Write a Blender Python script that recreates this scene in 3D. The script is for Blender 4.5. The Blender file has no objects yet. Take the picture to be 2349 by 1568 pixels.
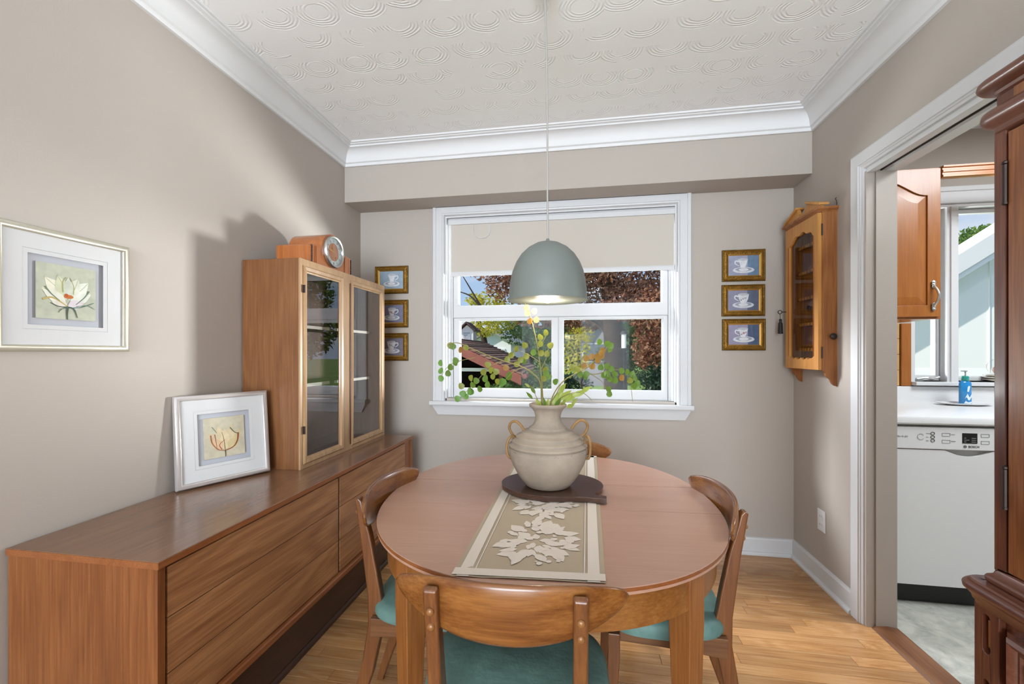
import bpy, math, random
from mathutils import Vector, Matrix, noise
from mathutils.geometry import tessellate_polygon
random.seed(7)
S = bpy.context.scene
COL = S.collection
PI = math.pi

# ------------------------------------------------------------------ camera, world, lights, exposure
F, TH, CY, H = 954.0, .1612, 807.7, 1.23
CT, ST = math.cos(TH), math.sin(TH)
cd = bpy.data.cameras.new('camera'); cam = bpy.data.objects.new('camera', cd); COL.objects.link(cam)
cam.location = (0, 0, H); cam.rotation_euler = (PI/2, 0, TH)
cd.sensor_width = 36; cd.lens = F/2349*36; cd.shift_y = (CY-784)/2349; cd.clip_start = .02; cd.clip_end = 300
S.camera = cam
S.view_settings.view_transform = 'Standard'; S.view_settings.look = 'None'
S.view_settings.gamma = 1; S.view_settings.use_curve_mapping = False
S.view_settings.exposure = -0.04

W = bpy.data.worlds.new('sky'); S.world = W; W.use_nodes = True
wn = W.node_tree; wn.nodes.clear()
def wnode(t, **k):
    n = wn.nodes.new(t)
    for a, b in k.items(): setattr(n, a, b)
    return n
wo = wnode('ShaderNodeOutputWorld'); wb = wnode('ShaderNodeBackground')
wt = wnode('ShaderNodeTexCoord'); wsx = wnode('ShaderNodeSeparateXYZ'); wr = wnode('ShaderNodeValToRGB')
wr.color_ramp.elements[0].position = 0.0; wr.color_ramp.elements[0].color = (.55, .72, .93, 1)
wr.color_ramp.elements[1].position = .55; wr.color_ramp.elements[1].color = (.20, .42, .82, 1)
wm = wnode('ShaderNodeMapping'); wm.inputs['Scale'].default_value = (2, 2, 6)
wno = wnode('ShaderNodeTexNoise'); wno.inputs['Scale'].default_value = 1.6; wno.inputs['Detail'].default_value = 7
wcr = wnode('ShaderNodeValToRGB'); wcr.color_ramp.elements[0].position = .5; wcr.color_ramp.elements[1].position = .72
wmx = wnode('ShaderNodeMix', data_type='RGBA'); wmx.inputs[7].default_value = (.95, .97, 1, 1)
L = wn.links.new
L(wt.outputs['Generated'], wsx.inputs[0]); L(wsx.outputs['Z'], wr.inputs[0]); L(wt.outputs['Generated'], wm.inputs[0])
L(wm.outputs[0], wno.inputs['Vector']); L(wno.outputs[0], wcr.inputs[0]); L(wcr.outputs[0], wmx.inputs[0])
L(wr.outputs[0], wmx.inputs[6]); L(wmx.outputs[2], wb.inputs['Color']); L(wb.outputs[0], wo.inputs[0])
wb.inputs['Strength'].default_value = .95

def lamp(name, kind, loc, energy, color=(1, 1, 1), target=None, size=1, size_y=None, parent=None, angle=None):
    d = bpy.data.lights.new(name, kind); d.energy = energy; d.color = color
    if kind == 'AREA':
        d.size = size
        if size_y: d.shape = 'RECTANGLE'; d.size_y = size_y
    elif kind == 'SUN': d.angle = angle or .01
    else: d.shadow_soft_size = size
    o = bpy.data.objects.new(name, d); COL.objects.link(o); o.location = loc
    if target is not None:
        o.rotation_euler = (Vector(target)-Vector(loc)).to_track_quat('-Z', 'Y').to_euler()
    if parent: o.parent = parent
    return o
lamp('sun', 'SUN', (0, 0, 20), 5.6, (1, .94, .84), target=(.76*10, .34*10, 20-6.0), angle=.012)
lamp('rear_fill_light', 'AREA', (-.13, -5.4, 1.4), 400, (.85, .985, 1.10), target=(-.13, 3, 1.4), size=2.8, size_y=2.3)  # unseen area lamp added at the rear wall to fill the room
lamp('window_daylight_standin', 'AREA', (1.75, 4.15, 1.06), 235, (.95, .99, 1.0), target=(-1.5, 1.9, 1.75), size=.5)  # area lamp added outside, standing in for window daylight on the left wall
lamp('right_wall_fill_light', 'AREA', (-1.55, 4.3, .75), 60, (.95, .99, 1.0), target=(1.27, 2.2, 1.75), size=.45)  # lamp added outside, aimed up through the window to lift the right wall
lamp('low_right_fill_light', 'AREA', (-1.6, 3.6, 2.5), 230, (.92, .98, 1.06), target=(1.2, 2.3, .6), size=.6)  # added outdoor lamp that brightens the low right wall and floor
lamp('ceiling_fill_light', 'AREA', (-.1, -.7, 1.0), 25, (.78, .985, 1.2), target=(-.1, -.55, 2.6), size=.8)  # upward lamp added behind the camera to brighten the ceiling
lamp('kitchen_fill_light', 'AREA', (2.45, 1.5, 2.56), 60, (.92, .99, 1.04), target=(2.45, 1.5, 0), size=.9)  # overhead area lamp added to brighten the kitchen

# ------------------------------------------------------------------ helpers
def at(u, v, x=None, y=None, z=None):
    a = (u-1174.5)/F; b = -(v-CY)/F
    r = Vector((a*CT-ST, a*ST+CT, b))
    t = x/r.x if x is not None else (y/r.y if y is not None else (z-H)/r.z)
    return Vector((0, 0, H))+r*t
def lin(h):
    h = h.lstrip('#'); o = []
    for i in (0, 2, 4):
        c = int(h[i:i+2], 16)/255
        o.append(c/12.92 if c <= .04045 else ((c+.055)/1.055)**2.4)
    return (*o, 1)
class MB:
    def __init__(s): s.v = []; s.f = []; s.m = []; s.mi = 0
    def add(s, vs, fs):
        b = len(s.v); s.v += [tuple(p) for p in vs]
        for f in fs: s.f.append([b+i for i in f]); s.m.append(s.mi)
        return s
    def box(s, x0, x1, y0, y1, z0, z1):
        x0, x1 = min(x0, x1), max(x0, x1); y0, y1 = min(y0, y1), max(y0, y1); z0, z1 = min(z0, z1), max(z0, z1)
        return s.add([(x0,y0,z0),(x1,y0,z0),(x1,y1,z0),(x0,y1,z0),(x0,y0,z1),(x1,y0,z1),(x1,y1,z1),(x0,y1,z1)],
                     [(3,2,1,0),(4,5,6,7),(0,1,5,4),(1,2,6,5),(2,3,7,6),(3,0,4,7)])
    def lathe(s, prof, n=32, c=(0, 0, 0), M=None):
        vs = []; fs = []
        for r, z in prof:
            for k in range(n):
                a = 2*PI*k/n; p = Vector((r*math.cos(a), r*math.sin(a), z))
                if M is not None: p = M @ p
                vs.append(p+Vector(c))
        for i in range(len(prof)-1):
            for k in range(n):
                k2 = (k+1) % n
                fs.append((i*n+k, i*n+k2, (i+1)*n+k2, (i+1)*n+k))
        if prof[0][0] > 1e-5: fs.append(tuple(range(n-1, -1, -1)))
        if prof[-1][0] > 1e-5: fs.append(tuple((len(prof)-1)*n+k for k in range(n)))
        return s.add(vs, fs)
    def tube(s, pts, r, n=8, closed=False, flat=1.0):
        pts = [Vector(p) for p in pts]; N = len(pts); vs = []; fs = []
        up = Vector((0, 0, 1)); prev = None
        for i, p in enumerate(pts):
            a = pts[(i-1) % N] if (closed or i > 0) else p
            b = pts[(i+1) % N] if (closed or i < N-1) else p
            t = (b-a).normalized()
            if prev is None:
                q = up if abs(t.dot(up)) < .95 else Vector((1, 0, 0))
                nx = t.cross(q).normalized()
            else: nx = (prev-t*prev.dot(t)).normalized()
            prev = nx; ny = t.cross(nx)
            rr = r[i] if isinstance(r, (list, tuple)) else r
            for k in range(n):
                an = 2*PI*k/n
                vs.append(p+nx*(rr*math.cos(an))+ny*(rr*flat*math.sin(an)))
        M = N if closed else N-1
        for i in range(M):
            j = (i+1) % N
            for k in range(n):
                k2 = (k+1) % n; fs.append((i*n+k, i*n+k2, j*n+k2, j*n+k))
        if not closed:
            fs.append(tuple(range(n-1, -1, -1))); fs.append(tuple((N-1)*n+k for k in range(n)))
        return s.add(vs, fs)
    def prism(s, poly, a, b, ax='y', holes=()):
        """extrude 2-D polygon (with holes) along axis ax between a and b; ax y -> poly is (x,z), x -> (y,z), z -> (x,y)"""
        def P(p, d):
            return (p[0], d, p[1]) if ax == 'y' else ((d, p[0], p[1]) if ax == 'x' else (p[0], p[1], d))
        loops = [list(poly)]+[list(h) for h in holes]
        flat = [p for l in loops for p in l]
        tris = tessellate_polygon([[Vector((p[0], p[1], 0)) for p in l] for l in loops])
        n = len(flat)
        vs = [P(p, a) for p in flat]+[P(p, b) for p in flat]
        fs = []
        for t in tris:
            fs.append(tuple(t)); fs.append(tuple(n+i for i in reversed(t)))
        o = 0
        for l in loops:
            m = len(l)
            for k in range(m):
                k2 = (k+1) % m; fs.append((o+k, o+k2, n+o+k2, n+o+k))
            o += m
        return s.add(vs, fs)
    def rings(s, rings, close_ends=False, loop=False):
        """connect equal length rings of points"""
        n = len(rings[0]); vs = [p for r in rings for p in r]; fs = []
        R = len(rings)
        for i in range(R if loop else R-1):
            j = (i+1) % R
            for k in range(n):
                k2 = (k+1) % n; fs.append((i*n+k, i*n+k2, j*n+k2, j*n+k))
        if close_ends and not loop:
            fs.append(tuple(range(n-1, -1, -1))); fs.append(tuple((R-1)*n+k for k in range(n)))
        return s.add(vs, fs)
    def rectframe(s, w, h, prof):
        """picture-frame moulding in local XZ, front is -Y; prof = [(inset, depth)] closed loop"""
        rg = []
        for d, y in prof:
            rg.append([(-w/2+d, y, -h/2+d), (w/2-d, y, -h/2+d), (w/2-d, y, h/2-d), (-w/2+d, y, h/2-d)])
        return s.rings(rg, loop=True)
    def poly(s, pts):
        return s.add(pts, [tuple(range(len(pts)))])
def ob(name, mb, mats, parent=None, loc=None, rot=None, smooth=None, bevel=None, kind=None, label=None, seg=2, fix=True):
    me = bpy.data.meshes.new(name); me.from_pydata(mb.v, [], mb.f); me.update()
    for m in (mats if isinstance(mats, (list, tuple)) else [mats]): me.materials.append(m)
    if len(me.materials) > 1: me.polygons.foreach_set('material_index', mb.m)
    if fix:
        import bmesh
        b = bmesh.new(); b.from_mesh(me); bmesh.ops.recalc_face_normals(b, faces=b.faces); b.to_mesh(me); b.free()
    if smooth is not None:
        me.polygons.foreach_set('use_smooth', [True]*len(me.polygons)); me.update()
        if smooth < 179: me.set_sharp_from_angle(angle=math.radians(smooth))
    o = bpy.data.objects.new(name, me); COL.objects.link(o)
    if parent: o.parent = parent
    if loc is not None: o.location = loc
    if rot is not None: o.rotation_euler = rot
    if bevel:
        m = o.modifiers.new('bevel', 'BEVEL'); m.width = bevel; m.segments = seg; m.limit_method = 'ANGLE'; m.angle_limit = .6
        me.polygons.foreach_set('use_smooth', [True]*len(me.polygons))
        m.harden_normals = True
    if kind: o['kind'] = kind
    if label: o['label'] = label
    return o
def thing(name, label, cat, loc=(0, 0, 0), rz=0, group=None, kind=None):
    o = bpy.data.objects.new(name, None); COL.objects.link(o); o.location = loc; o.rotation_euler = (0, 0, rz)
    o.empty_display_size = .05
    return tag(o, label, cat, group, kind)
def tag(o, label, cat=None, group=None, kind=None):
    o['label'] = label
    if cat: o['category'] = cat
    if group: o['group'] = group
    if kind: o['kind'] = kind
    return o
def dup(root, loc, rz, label):
    def cp(o, par):
        c = o.copy(); COL.objects.link(c); c.parent = par
        for ch in o.children: cp(ch, c)
        return c
    r = cp(root, None); r.location = loc; r.rotation_euler = (0, 0, rz); r['label'] = label
    return r
def circ(cx, cz, r, n=32, r2=None, a0=0, a1=2*PI):
    full = abs(a1-a0-2*PI) < 1e-6
    return [(cx+r*math.cos(a0+(a1-a0)*k/(n if full else n-1)), cz+(r2 or r)*math.sin(a0+(a1-a0)*k/(n if full else n-1))) for k in range(n)]
def smoothpath(pts, n=6):
    """Catmull-Rom through points (2-D or 3-D tuples)"""
    P = [Vector(p) for p in pts]; out = []
    for i in range(len(P)-1):
        p0 = P[max(i-1, 0)]; p1 = P[i]; p2 = P[i+1]; p3 = P[min(i+2, len(P)-1)]
        for k in range(n):
            t = k/n
            out.append(.5*((2*p1)+(p2-p0)*t+(2*p0-5*p1+4*p2-p3)*t*t+(3*p1-p0-3*p2+p3)*t**3))
    out.append(P[-1])
    return out

# ------------------------------------------------------------------ materials
MATS = {}
def newmat(name):
    m = bpy.data.materials.new(name); m.use_nodes = True; nt = m.node_tree
    b = nt.nodes['Principled BSDF']; MATS[name] = m
    return m, nt, b
def nd(nt, t, **k):
    n = nt.nodes.new(t)
    for a, b in k.items():
        if a == 'ins':
            for i, v in b.items(): n.inputs[i].default_value = v
        else: setattr(n, a, b)
    return n
def plain(name, col, rough=.5, metal=0, spec=.5, bump=0, bscale=60, var=0, coat=0, emis=None, es=0, trans=0):
    m, nt, b = newmat(name); c = lin(col) if isinstance(col, str) else (*col, 1)
    b.inputs['Base Color'].default_value = c; b.inputs['Roughness'].default_value = rough
    b.inputs['Metallic'].default_value = metal; b.inputs['Specular IOR Level'].default_value = spec
    b.inputs['Coat Weight'].default_value = coat; b.inputs['Coat Roughness'].default_value = .1
    if trans: b.inputs['Transmission Weight'].default_value = trans
    if emis: b.inputs['Emission Color'].default_value = lin(emis); b.inputs['Emission Strength'].default_value = es
    if bump or var:
        tc = nd(nt, 'ShaderNodeTexCoord'); no = nd(nt, 'ShaderNodeTexNoise', ins={'Scale': bscale, 'Detail': 5})
        nt.links.new(tc.outputs['Object'], no.inputs['Vector'])
        if bump:
            bp = nd(nt, 'ShaderNodeBump', ins={'Strength': bump, 'Distance': .01})
            nt.links.new(no.outputs[0], bp.inputs['Height']); nt.links.new(bp.outputs[0], b.inputs['Normal'])
        if var:
            n2 = nd(nt, 'ShaderNodeTexNoise', ins={'Scale': bscale*.15, 'Detail': 6})
            nt.links.new(tc.outputs['Object'], n2.inputs['Vector'])
            mr = nd(nt, 'ShaderNodeMapRange', ins={1: .3, 2: .7, 3: 1-var, 4: 1+var}); nt.links.new(n2.outputs[0], mr.inputs[0])
            mx = nd(nt, 'ShaderNodeMix', data_type='RGBA', blend_type='MULTIPLY'); mx.inputs[0].default_value = 1
            mx.inputs[6].default_value = c; nt.links.new(mr.outputs[0], mx.inputs[7]); nt.links.new(mx.outputs[2], b.inputs['Base Color'])
    return m
def wood(name, dark, mid, light, axis='z', rough=.35, grain=1.0, coat=0, rnd=.0, dens=1.0, cath=.35, spec=.5):
    """procedural timber; axis = grain direction in object space; rnd = tone change from object to object"""
    m, nt, b = newmat(name); lk = nt.links.new
    tc = nd(nt, 'ShaderNodeTexCoord'); oi = nd(nt, 'ShaderNodeObjectInfo')
    off = nd(nt, 'ShaderNodeVectorMath', operation='SCALE'); off.inputs['Scale'].default_value = 37 if rnd else 0
    cb = nd(nt, 'ShaderNodeCombineXYZ')
    for i in range(3): lk(oi.outputs['Random'], cb.inputs[i])
    lk(cb.outputs[0], off.inputs[0])
    ad = nd(nt, 'ShaderNodeVectorMath', operation='ADD'); lk(tc.outputs['Object'], ad.inputs[0]); lk(off.outputs[0], ad.inputs[1])
    def mp(along, across):
        s = [across]*3; s['xyz'.index(axis)] = along
        q = nd(nt, 'ShaderNodeMapping'); q.inputs['Scale'].default_value = s; lk(ad.outputs[0], q.inputs[0]); return q
    m1 = mp(1.1*dens, 9*dens); n1 = nd(nt, 'ShaderNodeTexNoise', ins={'Scale': 1.0, 'Detail': 3, 'Distortion': .6}); lk(m1.outputs[0], n1.inputs['Vector'])
    m2 = mp(5*dens, 170*dens); n2 = nd(nt, 'ShaderNodeTexNoise', ins={'Scale': 1.0, 'Detail': 4, 'Roughness': .65}); lk(m2.outputs[0], n2.inputs['Vector'])
    # cathedral figure: contour lines of a stretched noise
    m3 = mp(.9*dens, 5.5*dens); n3 = nd(nt, 'ShaderNodeTexNoise', ins={'Scale': 1.0, 'Detail': 1.5}); lk(m3.outputs[0], n3.inputs['Vector'])
    ml = nd(nt, 'ShaderNodeMath', operation='MULTIPLY', ins={1: 62.0}); lk(n3.outputs[0], ml.inputs[0])
    sn = nd(nt, 'ShaderNodeMath', operation='SINE'); lk(ml.outputs[0], sn.inputs[0])
    mr = nd(nt, 'ShaderNodeMapRange', ins={1: -1, 2: 1, 3: 0, 4: 1}); lk(sn.outputs[0], mr.inputs[0])
    a1 = nd(nt, 'ShaderNodeMath', operation='MULTIPLY', ins={1: cath*.26}); lk(mr.outputs[0], a1.inputs[0])
    a2 = nd(nt, 'ShaderNodeMath', operation='MULTIPLY_ADD', ins={1: .75*grain}); lk(n2.outputs[0], a2.inputs[0]); lk(a1.outputs[0], a2.inputs[2])
    a3 = nd(nt, 'ShaderNodeMath', operation='MULTIPLY_ADD', ins={1: .38}); lk(n1.outputs[0], a3.inputs[0]); lk(a2.outputs[0], a3.inputs[2])
    cen = .5*(cath*.26)+.5*.75*grain+.19
    rp = nd(nt, 'ShaderNodeValToRGB'); e = rp.color_ramp.elements
    e[0].position = max(0, cen-.26); e[0].color = lin(dark); e[1].position = min(1, cen+.26); e[1].color = lin(light)
    k = e.new(cen); k.color = lin(mid)
    lk(a3.outputs[0], rp.inputs[0]); src = rp.outputs[0]
    if rnd:
        r2 = nd(nt, 'ShaderNodeMapRange', ins={1: 0, 2: 1, 3: 1-rnd, 4: 1+rnd}); lk(oi.outputs['Random'], r2.inputs[0])
        hs = nd(nt, 'ShaderNodeHueSaturation'); lk(src, hs.inputs['Color']); lk(r2.outputs[0], hs.inputs['Value']); src = hs.outputs[0]
    lk(src, b.inputs['Base Color'])
    b.inputs['Roughness'].default_value = rough; b.inputs['Coat Weight'].default_value = coat; b.inputs['Coat Roughness'].default_value = .12
    b.inputs['Specular IOR Level'].default_value = spec
    bp = nd(nt, 'ShaderNodeBump', ins={'Strength': .06, 'Distance': .004}); lk(n2.outputs[0], bp.inputs['Height']); lk(bp.outputs[0], b.inputs['Normal'])
    return m
def glass(name, ior=1.45, tint=(1, 1, 1)):
    m, nt, b = newmat(name); nt.nodes.remove(b); out = nt.nodes['Material Output']
    # Schlick reflectance, the same on both faces of the thin pane
    lw = nd(nt, 'ShaderNodeLayerWeight', ins={'Blend': .5}); pw_ = nd(nt, 'ShaderNodeMath', operation='POWER', ins={1: 5.0}); nt.links.new(lw.outputs['Facing'], pw_.inputs[0])
    f0 = ((ior-1)/(ior+1))**2
    fr = nd(nt, 'ShaderNodeMapRange', ins={1: 0, 2: 1, 3: f0, 4: 1}); nt.links.new(pw_.outputs[0], fr.inputs[0]); tr = nd(nt, 'ShaderNodeBsdfTransparent'); tr.inputs[0].default_value = (*tint, 1)
    gl = nd(nt, 'ShaderNodeBsdfGlossy'); gl.inputs['Roughness'].default_value = .01
    mx = nd(nt, 'ShaderNodeMixShader'); lk = nt.links.new
    lk(fr.outputs[0], mx.inputs[0]); lk(tr.outputs[0], mx.inputs[1]); lk(gl.outputs[0], mx.inputs[2]); lk(mx.outputs[0], out.inputs[0])
    return m
def leafmat(name, cols, rough=.5, transl=.4, scale=3.0):
    """foliage: colour drifts between several tones, light passes partly through"""
    m, nt, b = newmat(name); lk = nt.links.new; out = nt.nodes['Material Output']
    tc = nd(nt, 'ShaderNodeTexCoord'); no = nd(nt, 'ShaderNodeTexNoise', ins={'Scale': scale, 'Detail': 6, 'Roughness': .8}); lk(tc.outputs['Object'], no.inputs['Vector'])
    rp = nd(nt, 'ShaderNodeValToRGB'); e = rp.color_ramp.elements
    e[0].position = .30; e[0].color = lin(cols[0]); e[1].position = .70; e[1].color = lin(cols[-1])
    for i, c in enumerate(cols[1:-1]):
        k = e.new(.30+.40*(i+1)/(len(cols)-1)); k.color = lin(c)
    lk(no.outputs[0], rp.inputs[0]); lk(rp.outputs[0], b.inputs['Base Color']); b.inputs['Roughness'].default_value = rough
    tl = nd(nt, 'ShaderNodeBsdfTranslucent'); lk(rp.outputs[0], tl.inputs[0])
    mx = nd(nt, 'ShaderNodeMixShader', ins={0: transl}); lk(b.outputs[0], mx.inputs[1]); lk(tl.outputs[0], mx.inputs[2]); lk(mx.outputs[0], out.inputs[0])
    return m

wallm = plain('wall_paint', '#b2a9a0', .75, spec=.3, bump=.05, bscale=220)
white = plain('white_trim_paint', '#d0d0d1', .4, spec=.4)
crownw = plain('crown_white', '#dedede', .5, spec=.3)
whitek = plain('white_enamel', '#dedede', .28)
bright = plain('white_vinyl', '#d3d3d4', .35)
ceilm, cnt, cbs = newmat('swirl_plaster')
cbs.inputs['Base Color'].default_value = lin('#f5f5f5'); cbs.inputs['Roughness'].default_value = .8
def _ceil():
    nt = cnt; lk = nt.links.new
    tc = nd(nt, 'ShaderNodeTexCoord'); sx = nd(nt, 'ShaderNodeSeparateXYZ'); lk(tc.outputs['Object'], sx.inputs[0])
    def M(op, a, b=None, c=None):
        n = nd(nt, 'ShaderNodeMath', operation=op)
        for i, q in enumerate((a, b, c)):
            if q is None: continue
            if isinstance(q, (int, float)): n.inputs[i].default_value = q
            else: lk(q, n.inputs[i])
        return n.outputs[0]
    y = M('MULTIPLY', sx.outputs['Y'], 1/.145); row = M('FLOOR', y)
    x = M('ADD', M('MULTIPLY', sx.outputs['X'], 1/.185), M('MULTIPLY', row, .5))
    col = M('FLOOR', x);     cv = nd(nt, 'ShaderNodeCombineXYZ'); lk(row, cv.inputs[0]); lk(col, cv.inputs[1])
    wn_ = nd(nt, 'ShaderNodeTexWhiteNoise', noise_dimensions='2D'); lk(cv.outputs[0], wn_.inputs['Vector'])
    rn = wn_.outputs['Value']; sc_ = nd(nt, 'ShaderNodeSeparateColor'); lk(wn_.outputs['Color'], sc_.inputs[0])
    fx = M('SUBTRACT', M('SUBTRACT', M('FRACT', x), .5), M('MULTIPLY', M('SUBTRACT', sc_.outputs[1], .5), .30)); fy = M('SUBTRACT', M('FRACT', y), M('MULTIPLY', M('SUBTRACT', sc_.outputs[2], .5), .3))
    d = M('SQRT', M('ADD', M('MULTIPLY', fx, fx), M('MULTIPLY', M('SUBTRACT', fy, .12), M('SUBTRACT', fy, .12))))
    no = nd(nt, 'ShaderNodeTexNoise', ins={'Scale': 14.0, 'Detail': 3}); lk(tc.outputs['Object'], no.inputs['Vector'])
    dd = M('ADD', d, M('MULTIPLY', no.outputs[0], .10))
    wave = M('SINE', M('ADD', M('MULTIPLY', dd, 82.0), M('MULTIPLY', rn, 6)))
    mask = M('MULTIPLY', M('GREATER_THAN', d, .22), M('LESS_THAN', d, .52))
    big = nd(nt, 'ShaderNodeTexNoise', ins={'Scale': 5.0}); lk(tc.outputs['Object'], big.inputs['Vector'])
    mask = M('MULTIPLY', mask, M('MULTIPLY', M('GREATER_THAN', big.outputs[0], .40), .55))
    st = nd(nt, 'ShaderNodeTexNoise', ins={'Scale': 90.0, 'Detail': 2}); lk(tc.outputs['Object'], st.inputs['Vector'])
    blob = M('MULTIPLY', M('GREATER_THAN', st.outputs[0], .60), M('MULTIPLY', M('LESS_THAN', d, .22), 1.2))
    hgt = M('ADD', M('MULTIPLY', wave, mask), blob)
    bp = nd(nt, 'ShaderNodeBump', ins={'Strength': .42, 'Distance': .004}); lk(hgt, bp.inputs['Height']); lk(bp.outputs[0], cbs.inputs['Normal'])
_ceil()

walnutZ = wood('walnut_veneer_upright', '#603418', '#7a4723', '#8f5c32', 'z', .38, 1.0, rnd=.02)
walnutY = wood('walnut_veneer_drawer', '#7d4f30', '#9c6c46', '#b68659', 'x', .36, 1.1, cath=.6, rnd=.06)
walnutT = wood('walnut_top', '#6a4a36', '#7d5a42', '#8f6b50', 'x', .26, .6, cath=.2, coat=.3)
darkwood = wood('dark_walnut', '#2c1b13', '#3d271c', '#4f3526', 'x', .3, .8)
edgewood = wood('walnut_edge', '#6f3f20', '#87502b', '#9c6339', 'x', .35, .8)
hutchZ = wood('hutch_walnut_side', '#623b1f', '#774b29', '#895d38', 'z', .42, 1.0)
hutchF = wood('hutch_front_frame', '#8d6a49', '#a98762', '#bf9d78', 'z', .3, .7, coat=.2)
hutchIn = wood('hutch_interior', '#3e2418', '#55331f', '#6b432a', 'z', .45, .8)
tableT = wood('table_top_laminate', '#9d755f', '#ab846f', '#b5917d', 'x', .36, .45, cath=.12)
tableL = wood('table_leg_walnut', '#6a3c1a', '#845128', '#9a6535', 'z', .33, .9)
tableA = wood('table_apron_walnut', '#6a3f1a', '#825226', '#9a6936', 'x', .33, .9)
chairB = wood('chair_back_walnut', '#5a3114', '#784920', '#906030', 'x', .27, .9, cath=.75, coat=.35)
chairL = wood('chair_leg_walnut', '#4d2b15', '#693f21', '#80532a', 'z', .32, .8, coat=.2, rnd=.12)
chairRl = wood('chair_rail_walnut', '#4a2a18', '#634026', '#7a5230', 'y', .35, .8)
chinaW = wood('china_cabinet_mahogany', '#3f2013', '#5c3221', '#7a4a32', 'z', .36, .9, coat=.12)
chinaP = wood('china_cabinet_panel', '#5a2f17', '#7d4a26', '#99653a', 'z', .36, 1.0, coat=.12)
chinaM = wood('china_cabinet_moulding', '#4a281b', '#643a29', '#7c5140', 'x', .38, .6, coat=.12)
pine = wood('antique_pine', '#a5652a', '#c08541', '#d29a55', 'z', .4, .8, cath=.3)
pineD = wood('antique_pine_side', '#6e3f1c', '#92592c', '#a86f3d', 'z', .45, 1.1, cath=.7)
oakK = wood('kitchen_oak', '#85491a', '#9a5c26', '#aa6c34', 'z', .32, .7, coat=.2)
oakH = wood('kitchen_oak_rail', '#a5622a', '#bd783a', '#cc8b4c', 'x', .32, .7, coat=.2)
clockw = wood('clock_case_veneer', '#8a4a22', '#a65f2e', '#bb7440', 'z', .22, .7, coat=.6)
floorm = wood('oak_strip_floor', '#94643a', '#ae7f50', '#c29869', 'x', .27, 1.1, rnd=.2, coat=.2, cath=.45)
subfl = wood('floor_base', '#6b4527', '#80552f', '#966a40', 'x', .4, 1.0)
thresh = wood('threshold_oak', '#5a3620', '#754a2e', '#8d6241', 'y', .35, 1.0, cath=.8)
boardw = wood('board_dark_wood', '#2f1d18', '#452c22', '#5d4030', 'x', .22, .8, coat=.4)
plugm = wood('dowel_plug', '#6b4326', '#86592f', '#9a6d40', 'y', .3, .5)
barkm = plain('bark', '#3a302a', .95, bump=.6, bscale=18, var=.35)
chrome = plain('brushed_silver', '#c8c8c4', .28, metal=.9)
silverf = plain('champagne_silver_frame', '#c4bfae', .33, metal=.55)
silverg = plain('silver_grey_frame', '#cfcac8', .33, metal=.55)
matw = plain('white_mat_board', '#d2d2d2', .8, spec=.2)
matg = plain('grey_mat_board', '#b9bbc2', .8, spec=.2)
black = plain('black_plastic', '#0d0d0d', .45)
ironm = plain('dark_iron', '#3a2e2a', .45, metal=.6)
gap = plain('dark_gap', '#2a201a', .8)
gold = plain('antique_gold', '#8a6626', .38, metal=.75, bump=.5, bscale=140, var=.3)
gold2 = plain('bright_gold_lip', '#d0a45c', .3, metal=.8)
goldd = plain('dark_gilt_edge', '#4c3c22', .5, metal=.4)
shade = plain('pendant_sage_grey', '#707671', .42, spec=.35)
shadein = plain('pendant_inner_white', '#efe9dc', .5)
cordm = plain('pendant_cord', '#a5a19b', .5)
fabricb = plain('blind_fabric', '#c6beb4', .85, spec=.1, bump=.05, bscale=600)
greenf = plain('teal_brocade', '#5f7f78', .55, spec=.4, var=.28, bscale=60, bump=.15)
pot = plain('stoneware', '#96897a', .8, spec=.2, bump=.2, bscale=60, var=.18)
rope = plain('rattan', '#8d6b40', .7, bump=.3, bscale=200, var=.2)
linen = plain('runner_linen', '#a99a85', .85, spec=.15, bump=.08, bscale=500)
lace = plain('runner_pale_weave', '#cfc4b8', .8, spec=.2, bump=.1, bscale=400)
winglass = glass('window_glass', 1.12)
picglass = glass('picture_glass', 1.3)
cabglass = glass('cabinet_glass', 2.0, (.95, .95, .95))
vinylm, vnt, vb = newmat('vinyl_floor')
_tc = nd(vnt, 'ShaderNodeTexCoord'); _n = nd(vnt, 'ShaderNodeTexNoise', ins={'Scale': 9.0, 'Detail': 8, 'Roughness': .7, 'Distortion': 1.2})
_r = nd(vnt, 'ShaderNodeValToRGB'); _e = _r.color_ramp.elements; _e[0].position = .3; _e[0].color = lin('#8f918a'); _e[1].position = .62; _e[1].color = lin('#c0beb4')
vnt.links.new(_tc.outputs['Object'], _n.inputs['Vector']); vnt.links.new(_n.outputs[0], _r.inputs[0]); vnt.links.new(_r.outputs[0], vb.inputs['Base Color'])
vb.inputs['Roughness'].default_value = .4

# ------------------------------------------------------------------ the setting
XL, XR, YB, YS, ZC = -1.54, 1.275, 2.75, 2.545, 2.565
XK = 1.385          # kitchen side of the right wall
DY0, DY1, DZ = 1.22, 2.107, 2.058   # doorway
def struct(name, mb, m, label, **k):
    o = ob(name, mb, m, **k); o['kind'] = 'structure'; o['label'] = label; return o
fl = struct('floor', MB().box(XL-.1, XK-.04, -5.5, YB+.1, -.1, -.014), subfl, 'honey oak strip floor of the dining room')
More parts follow.
